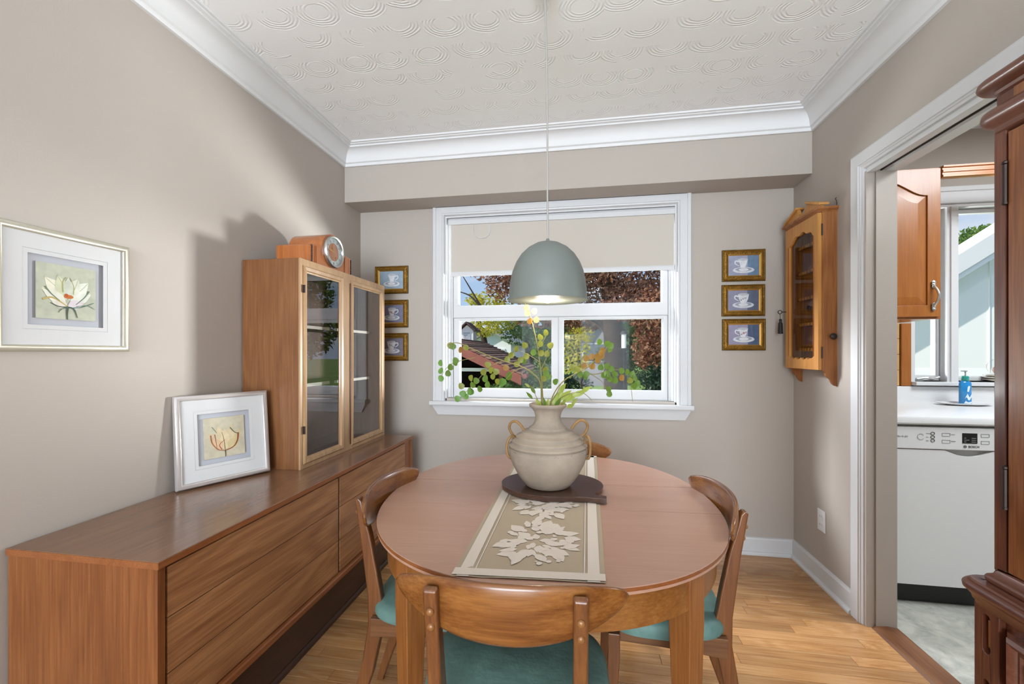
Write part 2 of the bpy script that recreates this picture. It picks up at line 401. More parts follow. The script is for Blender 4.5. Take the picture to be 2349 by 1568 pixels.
# oak strips, each a board of its own, running across the room
pw = .0572; y = .34; lens = (.55, .7, .9, 1.1, 1.3); pm = {}
row = 0
while y < YB-.01:
    x = XL-random.uniform(0, .5)
    while x < XK-.06:
        Ln = random.choice(lens)
        if Ln not in pm:
            me = bpy.data.meshes.new('floorboard')
            b = MB(); g = .0005; e = .0012
            b.rings([[(g,g,-.014),(Ln-g,g,-.014),(Ln-g,pw-g,-.014),(g,pw-g,-.014)],
                     [(g,g,-e),(Ln-g,g,-e),(Ln-g,pw-g,-e),(g,pw-g,-e)],
                     [(g+e,g+e,0),(Ln-g-e,g+e,0),(Ln-g-e,pw-g-e,0),(g+e,pw-g-e,0)]], close_ends=True)
            me.from_pydata(b.v, [], b.f); me.update(); me.materials.append(floorm); pm[Ln] = me
        x0 = max(x, XL-.09); x1 = min(x+Ln, XK-.045)
        if x1-x0 > .12:
            o = bpy.data.objects.new('floorboard', pm[Ln]); COL.objects.link(o); o.parent = fl
            o.location = (x0, y, 0); o.scale = ((x1-x0)/Ln, 1, 1)
        x += Ln
    y += pw; row += 1
struct('floor_living', MB().box(XL-.1, XK-.04, -5.5, .34, -.014, 0), floorm, 'oak floor on the camera side of the room')
struct('ceiling', MB().box(XL-.1, XK-.02, -5.6, YB+.1, ZC, ZC+.1), ceilm, 'white ceiling with swirled plaster fans')
struct('wall_left', MB().box(XL-.12, XL, -5.6, YB+.15, -.1, ZC+.1), wallm, 'plain beige wall behind the sideboard')
wr_ = MB().box(XR, XK, -5.6, DY0, -.1, ZC+.1).box(XR, XK, DY1, YB+.2, -.1, ZC+.1).box(XR, XK, DY0, DY1, DZ, ZC+.1)
struct('wall_right', wr_, wallm, 'beige wall with the doorway to the kitchen')
WX0, WX1, WZ0, WZ1 = -.915, .605, .915, 2.165      # dining window opening
wb_ = MB().box(XL, WX0, YB, YB+.15, -.1, ZC).box(WX1, XR, YB, YB+.15, -.1, ZC).box(WX0, WX1, YB, YB+.15, -.1, WZ0).box(WX0, WX1, YB, YB+.15, WZ1, ZC)
struct('wall_back', wb_, wallm, 'beige window wall of the dining room')
struct('wall_soffit', MB().box(XL+.001, XR-.001, YS, YB, 2.222, ZC), wallm, 'beige boxed soffit above the window')
struct('wall_front', MB().box(XL-.1, XK, -5.6, -5.5, -.1, ZC+.1), wallm, 'beige wall behind the camera')
# crown moulding
cp = [(0, 2.452), (.013, 2.452), (.016, 2.458), (.016, 2.468), (.024, 2.472)]
for k in range(7):
    a = PI/2*k/6; cp.append((.026+.058*(1-math.cos(a)), 2.474+.066*math.sin(a)))
cp += [(.090, 2.541), (.090, 2.549), (.104, 2.552), (.107, 2.556), (.118, 2.557), (.120, 2.565), (0, 2.565)]
def strip(name, paths, m, label, **k):
    return struct(name, MB().rings(paths, close_ends=True), m, label, **k)
strip('trim_1', [[(XL+d, -5.5, z) for d, z in cp], [(XL+d, YS-d, z) for d, z in cp]], crownw, 'white crown moulding along the left wall', smooth=35)
strip('trim_2', [[(XL+d, YS-d, z) for d, z in cp], [(XR-d, YS-d, z) for d, z in cp]], crownw, 'white crown moulding along the soffit', smooth=35)
strip('trim_3', [[(XR-d, YS-d, z) for d, z in cp], [(XR-d, -5.5, z) for d, z in cp]], crownw, 'white crown moulding along the doorway wall', smooth=35)
bp_ = [(0, 0), (.028, 0), (.028, .010), (.022, .018), (.014, .020), (.014, .092), (.010, .100), (0, .103)]
strip('baseboard_back', [[(XL, YB-d, z) for d, z in bp_], [(XR-d, YB-d, z) for d, z in bp_]], white, 'white baseboard under the window wall')
strip('baseboard_right', [[(XR-d, YB-d, z) for d, z in bp_], [(XR-d, DY1+.078, z) for d, z in bp_]], white, 'white baseboard with shoe moulding beside the doorway')
# doorway casing: flat board with stepped inner bead, mitred
cz = [(.080, 0), (.080, .017), (.072, .021), (.030, .018), (.028, .022), (.022, .022), (.020, .017), (.014, .017), (.012, .013), (.002, .011), (.0, .0)]
casing = MB()
casing.rings([[(XR-t, DY1+d, 0) for d, t in cz], [(XR-t, DY1+d, DZ+d) for d, t in cz], [(XR-t, DY0-d, DZ+d) for d, t in cz], [(XR-t, DY0-d, 0) for d, t in cz]], close_ends=True)
struct('trim_4', casing, white, 'white stepped casing around the kitchen doorway')
hd = struct('trim_5', MB().box(XR, XK+.004, DY0, DY1, DZ-.014, DZ).box(XR-.004, XR+.030, DY0, DY1-.001, DZ-.022, DZ-.012).box(XK-.044, XK+.008, DY0, DY1-.001, DZ-.022, DZ-.012), bright, 'white doorway head with a sliding door track')
ob('door_track', MB().box(XR+.046, XR+.052, DY0+.02, DY1-.004, DZ-.019, DZ-.0135), gap, hd)
struct('trim_6', MB().box(XR-.006, XR+.028, DY1-.010, DY1, 0, DZ-.0145).box(XR+.030, XK+.003, DY1-.016, DY1, .0, DZ-.0145), wallm, 'beige door jamb of the kitchen doorway')
struct('trim_7', MB().prism([(XR+.012, 0), (XK+.012, 0), (XK+.005, .009), (XR+.075, .014), (XR+.02, .009)], DY0, DY1-.017, 'y'), thresh, 'dark oak threshold strip in the doorway')
# kitchen shell
KB, KX1, KY0, KZ = 2.95, 3.7, -.6, 2.59
struct('floor_kitchen', MB().box(XK-.04, KX1, KY0, KB+.1, -.1, -.004), vinylm, 'pale grey marbled vinyl kitchen floor')
struct('ceiling_kitchen', MB().box(XK, KX1, KY0, KB+.1, KZ, KZ+.1), white, 'white kitchen ceiling')
KWX0, KWX1, KWZ0, KWZ1 = 2.035, 3.35, 1.05, 2.14
kb = MB().box(XK, KWX0, KB, KB+.15, -.1, KZ).box(KWX1, KX1, KB, KB+.15, -.1, KZ).box(KWX0, KWX1, KB, KB+.15, -.1, KWZ0).box(KWX0, KWX1, KB, KB+.15, KWZ1, KZ)
struct('wall_kitchen_back', kb, wallm, 'beige kitchen wall around the sink window')
struct('wall_kitchen_right', MB().box(KX1, KX1+.1, KY0, KB+.1, -.1, KZ+.1), wallm, 'far side wall of the kitchen')
struct('wall_kitchen_front', MB().box(XK, KX1, KY0-.1, KY0, -.1, KZ+.1), wallm, 'near end wall of the kitchen')
# ------------------------------------------------------------------ dining window
def sash(parent, name, x0, x1, z0, z1, st, rl_b, rl_t, y0, y1):
    gx0, gx1, gz0, gz1 = x0+st, x1-st, z0+rl_b, z1-rl_t
    b = MB()
    outer = [(x0, z0), (x1, z0), (x1, z1), (x0, z1)]; hole = [(gx0, gz0), (gx1, gz0), (gx1, gz1), (gx0, gz1)]
    b.prism(outer, y0+.008, y1, 'y', [hole])
    q = .006
    b.prism([(x0+.004, z0+.004), (x1-.004, z0+.004), (x1-.004, z1-.004), (x0+.004, z1-.004)], y0, y0+.009, 'y', [[(gx0-q, gz0-q), (gx1+q, gz0-q), (gx1+q, gz1+q), (gx0-q, gz1+q)]])
    o = ob(name, b, bright, parent)
    ob('pane', MB().box(gx0-.004, gx1+.004, (y0+y1)/2+.004, (y0+y1)/2+.008, gz0-.004, gz1+.004), winglass, o)
    return o
w1 = thing('window_1', 'white framed three-pane dining room window', 'window', (0, 0, 0), kind='structure')
prof = [(.083, 0), (.083, .016), (.078, .022), (.060, .022), (.056, .017), (.016, .017), (.010, .022), (.002, .020), (0, .012), (-.004, 0)]
b = MB()
SZ = .900
b.rings([[(WX0-d, YB-t, SZ) for d, t in prof], [(WX0-d, YB-t, min(WZ1+d, 2.221)) for d, t in prof], [(WX1+d, YB-t, min(WZ1+d, 2.221)) for d, t in prof], [(WX1+d, YB-t, SZ) for d, t in prof]], close_ends=True)
ob('casing', b, white, w1)
ob('stool', MB().prism([(YB-.052, SZ-.030), (YB-.058, SZ-.022), (YB-.058, SZ-.008), (YB-.052, SZ), (YB+.06, SZ), (YB+.06, SZ-.03)], WX0-.092, WX1+.088, 'x'), white, w1)
ob('apron', MB().add([(WX0-.082, YB, .868), (WX1+.078, YB, .868), (WX1+.045, YB, .805), (WX0-.045, YB, .805), (WX0-.082, YB-.030, .868), (WX1+.078, YB-.030, .868), (WX1+.045, YB-.016, .805), (WX0-.045, YB-.016, .805)],
   [(0,1,2,3),(4,7,6,5),(0,4,5,1),(1,5,6,2),(2,6,7,3),(3,7,4,0)]), white, w1)
jb = MB().box(WX0, WX0+.012, YB, YB+.15, SZ, WZ1).box(WX1-.012, WX1, YB, YB+.15, SZ, WZ1).box(WX0+.012, WX1-.012, YB, YB+.15, WZ1-.012, WZ1).box(WX0+.012, WX1-.012, YB+.061, YB+.15, SZ, SZ+.018)
jb.box(WX0+.012, WX0+.03, YB+.036, YB+.15, SZ+.018, WZ1-.012).box(WX1-.03, WX1-.012, YB+.036, YB+.15, SZ+.018, WZ1-.012)
jb.box(WX0+.03, WX0+.042, YB+.05, YB+.15, SZ+.018, WZ1-.012).box(WX1-.042, WX1-.03, YB+.05, YB+.15, SZ+.018, WZ1-.012)
ob('jamb_liner', jb, bright, w1)
sash(w1, 'upper_sash', WX0+.043, WX1-.043, 1.470, WZ1-.013, .040, .085, .05, YB+.052, YB+.092)
sash(w1, 'lower_sash', WX0+.043, -.1405, SZ+.019, 1.469, .048, .062, .020, YB+.060, YB+.095)
sash(w1, 'lower_sash', -.1395, WX1-.043, SZ+.019, 1.469, .034, .062, .020, YB+.060, YB+.095)
# roller blind
rb = thing('roller_blind', 'half lowered beige roller blind in the dining window', 'blind', (-.145, YB+.025, 2.105))
ob('cassette', MB().prism([(.0-.022, 0), (.012, 0), (.012, .045), (-.012, .045), (-.022, .03)], -.742, .738, 'x'), white, rb)
ob('fabric', MB().box(-.728, .735, -.010, -.008, -.325, .004), fabricb, rb)
ob('bottom_bar', MB().prism([(-.014, -.352), (-.003, -.352), (-.003, -.322), (-.011, -.322), (-.014, -.33)], -.728, .735, 'x'), white, rb)
cl = [(-.573, -.012, .012), (-.572, -.014, -.03)]+[(-.512+.06*math.cos(PI+PI*k/10), -.016, -.045-.055*math.sin(PI*k/10)) for k in range(11)]+[(-.452, -.014, -.02), (-.450, -.012, .012)]
ob('cord', MB().tube(cl, .0022, 6), white, rb)
# ------------------------------------------------------------------ kitchen
w2 = thing('window_2', 'white casement window over the kitchen counter', 'window', (0, 0, 0), kind='structure')
ob('casing', MB().box(KWX0-.012, KWX1+.07, KB-.018, KB, KWZ1, KWZ1+.09).box(KWX0-.012, KWX1+.07, KB-.026, KB, KWZ1+.07, KWZ1+.1), white, w2, bevel=.004)
ob('stool', MB().box(KWX0-.01, KWX1+.08, KB-.055, KB+.1, KWZ0-.022, KWZ0), bright, w2, bevel=.004)
ob('frame', MB().box(KWX0, KWX0+.02, KB, KB+.12, KWZ0, KWZ1).box(KWX1-.02, KWX1, KB, KB+.12, KWZ0, KWZ1).box(KWX0+.02, KWX1-.02, KB, KB+.12, KWZ1-.02, KWZ1).box(2.225, 2.285, KB-.004, KB+.12, KWZ0, KWZ1-.02).box(2.24, 2.268, KB-.014, KB-.003, KWZ0, KWZ1-.02), bright, w2)
sash(w2, 'casement_sash', KWX0+.021, 2.224, KWZ0+.001, KWZ1-.021, .018, .035, .03, KB+.05, KB+.09)
sash(w2, 'fixed_sash', 2.286, KWX1-.021, KWZ0+.001, KWZ1-.021, .020, .03, .025, KB+.05, KB+.09)
ck = MB().tube(smoothpath([(2.085, KB+.030, 1.064), (2.13, KB+.022, 1.072), (2.16, KB+.02, 1.066), (2.20, KB+.018, 1.078)], 5), [.006]*6+[.008]*6+[.006]*4, 8)
ck.box(2.06, 2.115, KB+.022, KB+.044, 1.051, 1.066)
ob('crank_handle', ck, chrome, w2, smooth=40)
# counter, splash
ct = thing('countertop', 'white laminate countertop with upstand under the kitchen window', 'countertop', (0, 0, 0))
ob('worktop', MB().prism([(2.292, .884), (2.288, .89), (2.288, .912), (2.292, .92), (2.302, .924), (KB-.022, .924), (KB-.022, .880), (2.30, .880)], XK+.004, KX1-.01, 'x'), whitek, ct, smooth=30)
ob('upstand', MB().box(XK+.004, KX1-.01, KB-.022, KB-.001, .90, 1.020), whitek, ct, bevel=.004)
tl = plain('tan_tile', '#c79c63', .3, var=.2, bscale=40)
tile_w = thing('tile_backsplash', 'tan tiles beside the kitchen window under the oak cabinet', 'tile', (0, 0, 0))
for k in range(4):
    for j in range(4):
        ob('tile', MB().box(XK+.01+j*.143, XK+.151+j*.143, KB-.009, KB-.001, 1.022+k*.098, 1.118+k*.098), tl, tile_w, bevel=.003)
oakp = thing('oak_trim_board', 'narrow oak board standing between tiles and kitchen window', 'trim', (0, 0, 0))
ob('board', MB().box(1.968, 2.022, KB-.02, KB-.001, 1.022, 1.409), oakK, oakp, bevel=.003)
uc = thing('wall_cabinet', 'oak kitchen wall cabinet with an arched raised-panel door', 'cabinet', (0, 0, 0))
CX0, CX1, CZ0, CZ1, CYF = XK+.003, 1.945, 1.412, 2.240, 2.615
ob('body', MB().box(CX0, CX1, CYF, KB-.002, CZ0, CZ1), oakK, uc, bevel=.003)
dx0, dx1, dz0, dz1 = CX0+.01, CX1-.015, CZ0+.012, CZ1-.012
def arch(x0, x1, z0, zs, zp, n=24):
    """panel outline with a cathedral arch: flat shoulders, S-curves, round crown"""
    pts = [(x0, z0), (x1, z0), (x1, zs)]
    for k in range(1, n):
        t = k/n; x = x1+(x0-x1)*t; s = .5-.5*math.cos(2*PI*t)
        pts.append((x, zs+(zp-zs)*s))
    pts.append((x0, zs)); return pts
hole = arch(dx0+.072, dx1-.062, dz0+.062, dz1-.145, dz1-.06)
d = ob('door', MB().prism([(dx0, dz0), (dx1, dz0), (dx1, dz1), (dx0, dz1)], CYF-.02, CYF-.001, 'y', [hole]), oakK, uc, bevel=.003)
pn = arch(dx0+.073, dx1-.063, dz0+.063, dz1-.146, dz1-.061); cx, cz_ = (dx0+dx1)/2, (dz0+dz1)/2
p2 = [(cx+(x-cx)*.78, cz_-.02+(z-cz_+.02)*.86) for x, z in pn]
b = MB(); n = len(pn)
b.rings([[(x, CYF-.010, z) for x, z in pn], [(x, CYF-.012, z) for x, z in pn], [(x, CYF-.019, z) for x, z in p2]])
b.prism(p2, CYF-.0192, CYF-.012, 'y')
ob('raised_panel', b, oakK, d)
hx = dx1-.038
hb = MB().tube(smoothpath([(hx, CYF-.024, 1.475), (hx+.004, CYF-.045, 1.505), (hx+.007, CYF-.052, 1.535), (hx+.004, CYF-.045, 1.565), (hx, CYF-.024, 1.595)], 5), .006, 8)
for z0 in (1.465, 1.585):
    for k in range(3): hb.lathe([(0, 0), (.009, .002), (.010, .008), (0, .011)], 10, (hx, CYF-.021, z0+k*.012), Matrix.Rotation(PI/2, 3, 'X'))
ob('handle', hb, chrome, d, smooth=50, label='ornate brass and silver pull')
val = thing('oak_valance', 'fluted oak valance strip above the kitchen window', 'valance', (0, 0, 0))
ob('rail', MB().prism([(2.615, 2.178), (2.600, 2.182), (2.600, 2.192), (2.606, 2.195), (2.606, 2.205), (2.600, 2.208), (2.600, 2.218), (2.606, 2.221), (2.606, 2.23), (2.598, 2.234), (2.598, 2.243), (2.63, 2.243), (2.63, 2.178)], CX1+.001, 3.5, 'x'), oakH, val)
# dishwasher
dw = thing('dishwasher', 'white built-in dishwasher with black display under the kitchen counter', 'dishwasher', (1.745, 2.305, 0))
hw = .298
ob('tub', MB().box(-hw, hw, .03, .58, .10, .872), whitek, dw)
notch = [(-.10+.20*k/16*1.0, .760-.028*math.sin(PI*k/16)) for k in range(17)]
notch = [(x+.085, z) for x, z in notch]
door = [(-hw, .105), (hw, .105), (hw, .760)]+list(reversed(notch))+[(-hw, .760)]
ob('door_panel', MB().prism(door, 0, .018, 'y'), whitek, dw)
cpn = ob('control_panel', MB().box(-hw, hw, -.004, .026, .763, .870), whitek, dw, bevel=.004)
ob('grip_recess', MB().box(-.05, .22, .019, .028, .72, .763), plain('grip_grey', '#b4b4b4', .5), dw)
ob('display', MB().box(.055, .116, -.0055, -.003, .797, .845), black, cpn)
greyl = plain('print_grey', '#8f8f92', .6); darkl = plain('print_dark', '#37373a', .6)
dm = MB()
for q in range(3): dm.box(.062, .070+.012*(q % 2), -.0062, -.0054, .803+q*.009, .8045+q*.009); dm.box(.092, .110, -.0062, -.0054, .803+q*.009, .8045+q*.009)
ob('display_digits', dm, plain('display_print', '#b8bcc0', .5), cpn)
for z in (.806, .823, .840):
    ob('button', MB().tube([(-.068+.008*math.cos(2*PI*k/16), -.0052, z+.0068*math.sin(2*PI*k/16)) for k in range(16)], .0011, 6, True), darkl, cpn)
ob('dial', MB().tube([(-.118+.014*math.cos(.6+2*PI*.8*k/18), -.0052, .823+.014*math.sin(.6+2*PI*.8*k/18)) for k in range(19)], .0008, 6), greyl, cpn)
for z in (.803, .836):
    for x in (-.012, .148): ob('key_outline', MB().rectframe(.034, .015, [(0, -.0045), (0, -.0055), (.001, -.0055), (.001, -.0045)]), greyl, cpn, loc=(x, 0, z))
def text(s, size, loc, m, parent, name='lettering'):
    c = bpy.data.curves.new('t', 'FONT'); c.body = s; c.size = size; c.extrude = .0004; c.align_x = 'LEFT'
    o = bpy.data.objects.new('t', c); COL.objects.link(o)
    bpy.context.view_layer.update()
    me = bpy.data.meshes.new_from_object(o.evaluated_get(bpy.context.evaluated_depsgraph_get()))
    bpy.data.objects.remove(o); me.materials.clear(); me.materials.append(m)
    q = bpy.data.objects.new(name, me); COL.objects.link(q); q.parent = parent; q.location = loc; q.rotation_euler = (PI/2, 0, 0); return q
text('SilencePlus 46 dBA', .0095, (-.245, -.0052, .820), greyl, cpn)
text('BOSCH', .0135, (.080, -.0052, .777), darkl, cpn)
ob('emblem', MB().tube([(.066+.006*math.cos(2*PI*k/16), -.0052, .7815+.006*math.sin(2*PI*k/16)) for k in range(16)], .0008, 6, True).box(.0635, .0645, -.0058, -.005, .778, .785).box(.0675, .0685, -.0058, -.005, .778, .785).box(.0645, .0675, -.0058, -.005, .781, .782), darkl, cpn)
for z, s in ((.838, 'Heavy'), (.806, 'Express')): text(s, .006, (.009, -.0052, z-.002), greyl, cpn)
for z, s in ((.838, 'Normal'), (.821, 'Auto'), (.804, 'Rinse')): text(s, .005, (-.095, -.0052, z), greyl, cpn)
ob('toe_kick', MB().box(-hw, hw, .05, .06, .0, .102), black, dw)
# soap on a dish, sill ornaments
sx, sy = 2.205, 2.80
dish = MB(); M_ = Matrix.Diagonal((1.55, .8, 1))
dish.lathe([(0, .004), (.05, .004), (.078, .012), (.088, .016), (.088, .019), (.078, .0155), (.05, .008), (0, .008)], 40, (0, 0, 0), M_)
tag(ob('soap_dish', dish, whitek, loc=(sx-.005, sy, .920), smooth=50), 'shallow white oval dish on the kitchen counter', 'dish')
sb = thing('soap_bottle', 'blue pump bottle of hand soap standing on the white dish', 'bottle', (sx, sy, .9285))
blu = plain('blue_soap', '#1f86c8', .12, coat=.5, var=.25, bscale=60); tealm = plain('teal_cap', '#2fa79a', .25, trans=.3)
ob('bottle', MB().rings([[(x*s, y_*s, z) for x, y_ in circ(0, 0, 1, 20, .6)] for z, s in ((0, .026), (.004, .030), (.118, .030), (.130, .027), (.139, .014))], close_ends=True), blu, sb, smooth=50)
ob('label_print', MB().prism([(-.016+.034*k/6, .034+.010*math.sin(k*1.3)) for k in range(7)]+[(.020-.034*k/6, .052+.012*math.sin(k*1.7+1)) for k in range(7)], -.0192, -.0175, 'y').prism([(-.02, .008), (.014, .006), (.02, .018), (0, .014), (-.012, .022)], -.0192, -.0175, 'y').prism([(-.004, .075), (.004, .075), (.010, .105), (.004, .11), (-.002, .1)], -.0192, -.0175, 'y'), plain('label_white', '#d8e6ea', .4), sb)
ob('collar', MB().lathe([(.015, .137), (.0165, .139), (.0165, .160), (.012, .165), (0, .165)], 16), tealm, sb, smooth=40)
ob('pump', MB().lathe([(.004, .163), (.004, .188), (.008, .189), (.008, .196), (0, .197)], 12).box(-.026, .006, -.006, .006, .190, .196), plain('pump_grey', '#8d9492', .35), sb, smooth=40)
cr = plain('cream_stoneware', '#e0dacb', .35)
for k, w_ in enumerate(('lowest', 'middle', 'topmost')):
    tag(ob('saucer', MB().lathe([(.03, .0), (.055, .012), (.062, .014), (.062, .018), (.03, .010), (0, .01)], 28), cr, loc=(2.50, KB+.01, KWZ0+k*.0135), smooth=40), 'cream saucer on the kitchen window sill, %s of its stack' % w_, 'saucer', 'cream saucers on the kitchen sill')
gj = thing('glass_ornament', 'round clear glass ornament with a rosy egg inside on the saucers', 'ornament', (2.50, KB+.01, KWZ0+.0455))
ob('globe', MB().lathe([(.016, 0), (.034, .012), (.046, .036), (.046, .054), (.036, .078), (.018, .092), (.0, .095)], 28), glass('clear_glass', 1.5), gj, smooth=60)
ob('egg', MB().lathe([(0, .004), (.016, .010), (.022, .026), (.018, .042), (.006, .054), (0, .056)], 20), plain('rosy_stone', '#b98a78', .4), gj, smooth=60)
# outlet
ol = thing('wall_outlet', 'white duplex outlet low on the wall beside the doorway', 'outlet', (XR, 2.452, .334), -PI/2)
ob('cover_plate', MB().box(-.035, .035, -.006, 0, -.057, .057), whitek, ol, bevel=.003)
for z in (-.022, .022):
    r = ob('receptacle', MB().prism(circ(0, z, .0165, 20, .015), -.0075, -.005, 'y'), whitek, ol)
    ob('slot', MB().box(-.008, -.006, -.0078, -.007, z-.003, z+.006).box(.006, .008, -.0078, -.007, z-.003, z+.006), gap, r)
# ------------------------------------------------------------------ sideboard (local X runs along the wall, front is -Y)
sbd = thing('sideboard', 'long walnut sideboard with six plain drawers along the left wall', 'sideboard', (-1.055, 1.708, 0), PI/2)
SW = .813
ob('top', MB().box(-SW-.003, SW+.003, -.006, .478, .681, .700), walnutT, sbd, bevel=.002)
ob('top_edge', MB().box(-SW-.004, SW+.004, -.0075, -.0055, .6815, .6985).box(-SW-.0045, -SW-.0025, -.006, .478, .6815, .6985), edgewood, sbd)
ob('end_panel', MB().box(-SW, -SW+.021, 0, .478, .02, .680), walnutZ, sbd, bevel=.0015)
ob('end_panel', MB().box(SW-.021, SW, 0, .478, .02, .680), walnutZ, sbd, bevel=.0015)
ob('carcass', MB().box(-SW+.022, SW-.022, .024, .47, .23, .679), gap, sbd)
ob('divider', MB().box(-.006, .001, .006, .024, .25, .678), darkwood, sbd)
ob('end_stile', MB().box(.708, SW-.022, .008, .023, .25, .678), edgewood, sbd)
for x0, x1 in ((-SW+.029, -.009), (.004, .705)):
    for z0, z1 in ((.5405, .672), (.3945, .5375), (.2530, .3915)):
        ob('drawer', MB().box(x0, x1, .003, .022, z0, z1), walnutY, sbd, bevel=.0012)
ob('lower_rail', MB().prism([(.024, .247), (-.010, .250), (-.014, .246), (-.014, .228), (.0, .222), (.024, .222)], -SW+.022, SW-.022, 'x'), edgewood, sbd)
ob('plinth', MB().box(-SW+.03, SW-.03, .055, .46, .028, .2225), darkwood, sbd)
ob('base_strip', MB().prism([(.047, 0), (.047, .016), (.053, .026), (.075, .028), (.075, 0)], -SW+.028, SW-.028, 'x'), darkwood, sbd)
# display hutch
ht = thing('display_hutch', 'walnut glass-door display hutch standing on the sideboard', 'hutch', (-1.243, 2.0975, .700), PI/2)
HW, HH, HD = .4075, .955, .290
ob('side_panel', MB().box(-HW, -HW+.018, .004, HD, 0, HH), hutchZ, ht, bevel=.0012)
ob('side_panel', MB().box(HW-.018, HW, .004, HD, 0, HH), hutchZ, ht, bevel=.0012)
ob('top_panel', MB().box(-HW+.018, HW-.018, .004, HD, HH-.02, HH), hutchIn, ht)
ob('bottom_panel', MB().box(-HW+.018, HW-.018, .004, HD, 0, .022), hutchIn, ht)
ob('back_panel', MB().box(-HW+.018, HW-.018, HD-.008, HD, .022, HH-.02), hutchIn, ht)
ob('face_frame', MB().prism([(-HW, 0), (HW, 0), (HW, HH), (-HW, HH)], -.006, .004, 'y', [[(-HW+.016, .019), (-.066, .019), (-.066, HH-.03), (-HW+.016, HH-.03)], [(.012, .019), (HW-.026, .019), (HW-.026, HH-.03), (.012, HH-.03)]]), hutchF, ht, bevel=.0015)
shm = plain('shelf_edge_pale', '#d9d2c4', .4)
for z in (.372, .655):
    for x0, x1 in ((-HW+.02, -.0275), (-.0265, HW-.02)):
        sh = ob('shelf', MB().box(x0, x1, .07, HD-.01, z-.009, z+.006), hutchIn, ht)
        ob('shelf_edge', MB().box(x0, x1-.05, .064, .0695, z-.009, z+.006), shm, sh)
for x0, x1, yy in ((-HW+.018, -.068, -.012), (.008, HW-.028, -.012)):
    w, h = x1-x0, HH-.052
    dd = ob('door', MB().rectframe(w, h, [(0, .006), (0, -.006), (.006, -.010), (.020, -.008), (.024, -.001), (.030, .0), (.030, .006)]), hutchF, ht, loc=((x0+x1)/2, -.004, .021+h/2))
    ob('pane', MB().box(-w/2+.026, w/2-.026, .002, .004, -h/2+.026, h/2-.026), cabglass, dd)
for z in (.16, .80): ob('hinge', MB().box(-HW+.014, -HW+.019, -.018, -.005, z, z+.035), ironm, ht)
ob('door_gap_strip', MB().box(-.002, .006, -.010, .002, .03, HH-.05), hutchIn, ht)  # dark wood strip standing in for the dark gap beside this door
# mantel clock
ck = thing('mantel_clock', 'rounded wooden mantel clock on top of the display hutch', 'clock', (-1.268, 1.985, 1.6555), PI/2)
R = .092
def humps(r, w, sh):
    pts = [(-w, 0), (w, 0), (w, sh-.014)]+[(w-.014+.014*math.cos(a), sh-.014+.014*math.sin(a)) for a in (PI/6, PI/3, PI/2)]
    zc = .092; a0 = math.asin((sh+.004-zc)/r) if abs(sh+.004-zc) < r else 0
    for k in range(25):
        a = a0+(PI-2*a0)*k/24; pts.append((r*math.cos(a), zc+r*math.sin(a)))
    pts += [(-w+.014+.014*math.cos(a), sh-.014+.014*math.sin(a)) for a in (PI/2, 2*PI/3, 5*PI/6)]+[(-w, sh-.014)]
    return pts
ob('case', MB().prism(humps(R, .176, .098), 0, .185, 'y'), clockw, ck, smooth=25)
for s in (-1, 1):
    ob('fluted_panel', MB().box(s*.108, s*.140, -.004, 0, .002, .092).box(s*.145, s*.150, -.003, 0, .002, .092), clockw, ck)
    rp = MB()
    for k in range(9): rp.lathe([(0, -.006), (.005, -.003), (.006, 0), (.005, .003), (0, .006)], 8, (s*.171, .001, .010+k*.0096), Matrix.Rotation(.5*s, 3, 'Y'))
    ob('rope_carving', rp, plain('dark_carving%d' % s, '#3b2214', .4), ck, smooth=60)
RX = Matrix.Rotation(PI/2, 3, 'X')
cc = (0, 0, .094)
dl = ob('bezel', MB().lathe([(.080, -.002), (.082, .010), (.078, .018), (.072, .016), (.070, .008), (.070, -.002)], 48, cc, RX), chrome, ck, smooth=40)
ob('chapter_ring', MB().lathe([(.046, .003), (.046, .006), (.070, .006), (.070, .003)], 48, cc, RX), plain('silvered_dial', '#c3d0d4', .2, metal=.6), dl)
ob('dial_centre', MB().lathe([(0, .004), (.046, .004), (.046, .002)], 40, cc, RX), clockw, dl)
for k in range(12):
    tk = MB()
    a = 2*PI*k/12; p = Vector((math.sin(a), 0, math.cos(a))); q = Vector((math.cos(a), 0, -math.sin(a))); c0 = Vector(cc)+Vector((0, -.0065, 0))
    tk.poly([c0+p*.052-q*.002, c0+p*.052+q*.002, c0+p*.064+q*.002, c0+p*.064-q*.002])
    ob('hour_mark', tk, darkl, dl)
def hand(a, ln, w): 
    p = Vector((math.sin(a), 0, math.cos(a))); q = Vector((math.cos(a), 0, -math.sin(a))); c0 = Vector(cc)+Vector((0, -.010, 0))
    return MB().poly([c0-p*.008, c0+p*ln*.5-q*w, c0+p*ln, c0+p*ln*.5+q*w])
ob('hand', hand(math.radians(-12), .040, .004), gold2, dl); ob('hand', hand(math.radians(-82), .058, .004), gold2, dl)
ob('winding_arbor', MB().lathe([(0, .004), (.004, .004), (.004, .010), (0, .010)], 10, (.022, 0, .068), RX), gold2, dl)
ob('dial_glass', MB().lathe([(0, .017), (.03, .0165), (.071, .012)], 32, cc, RX), glass('clock_glass', 1.5), dl, smooth=60)
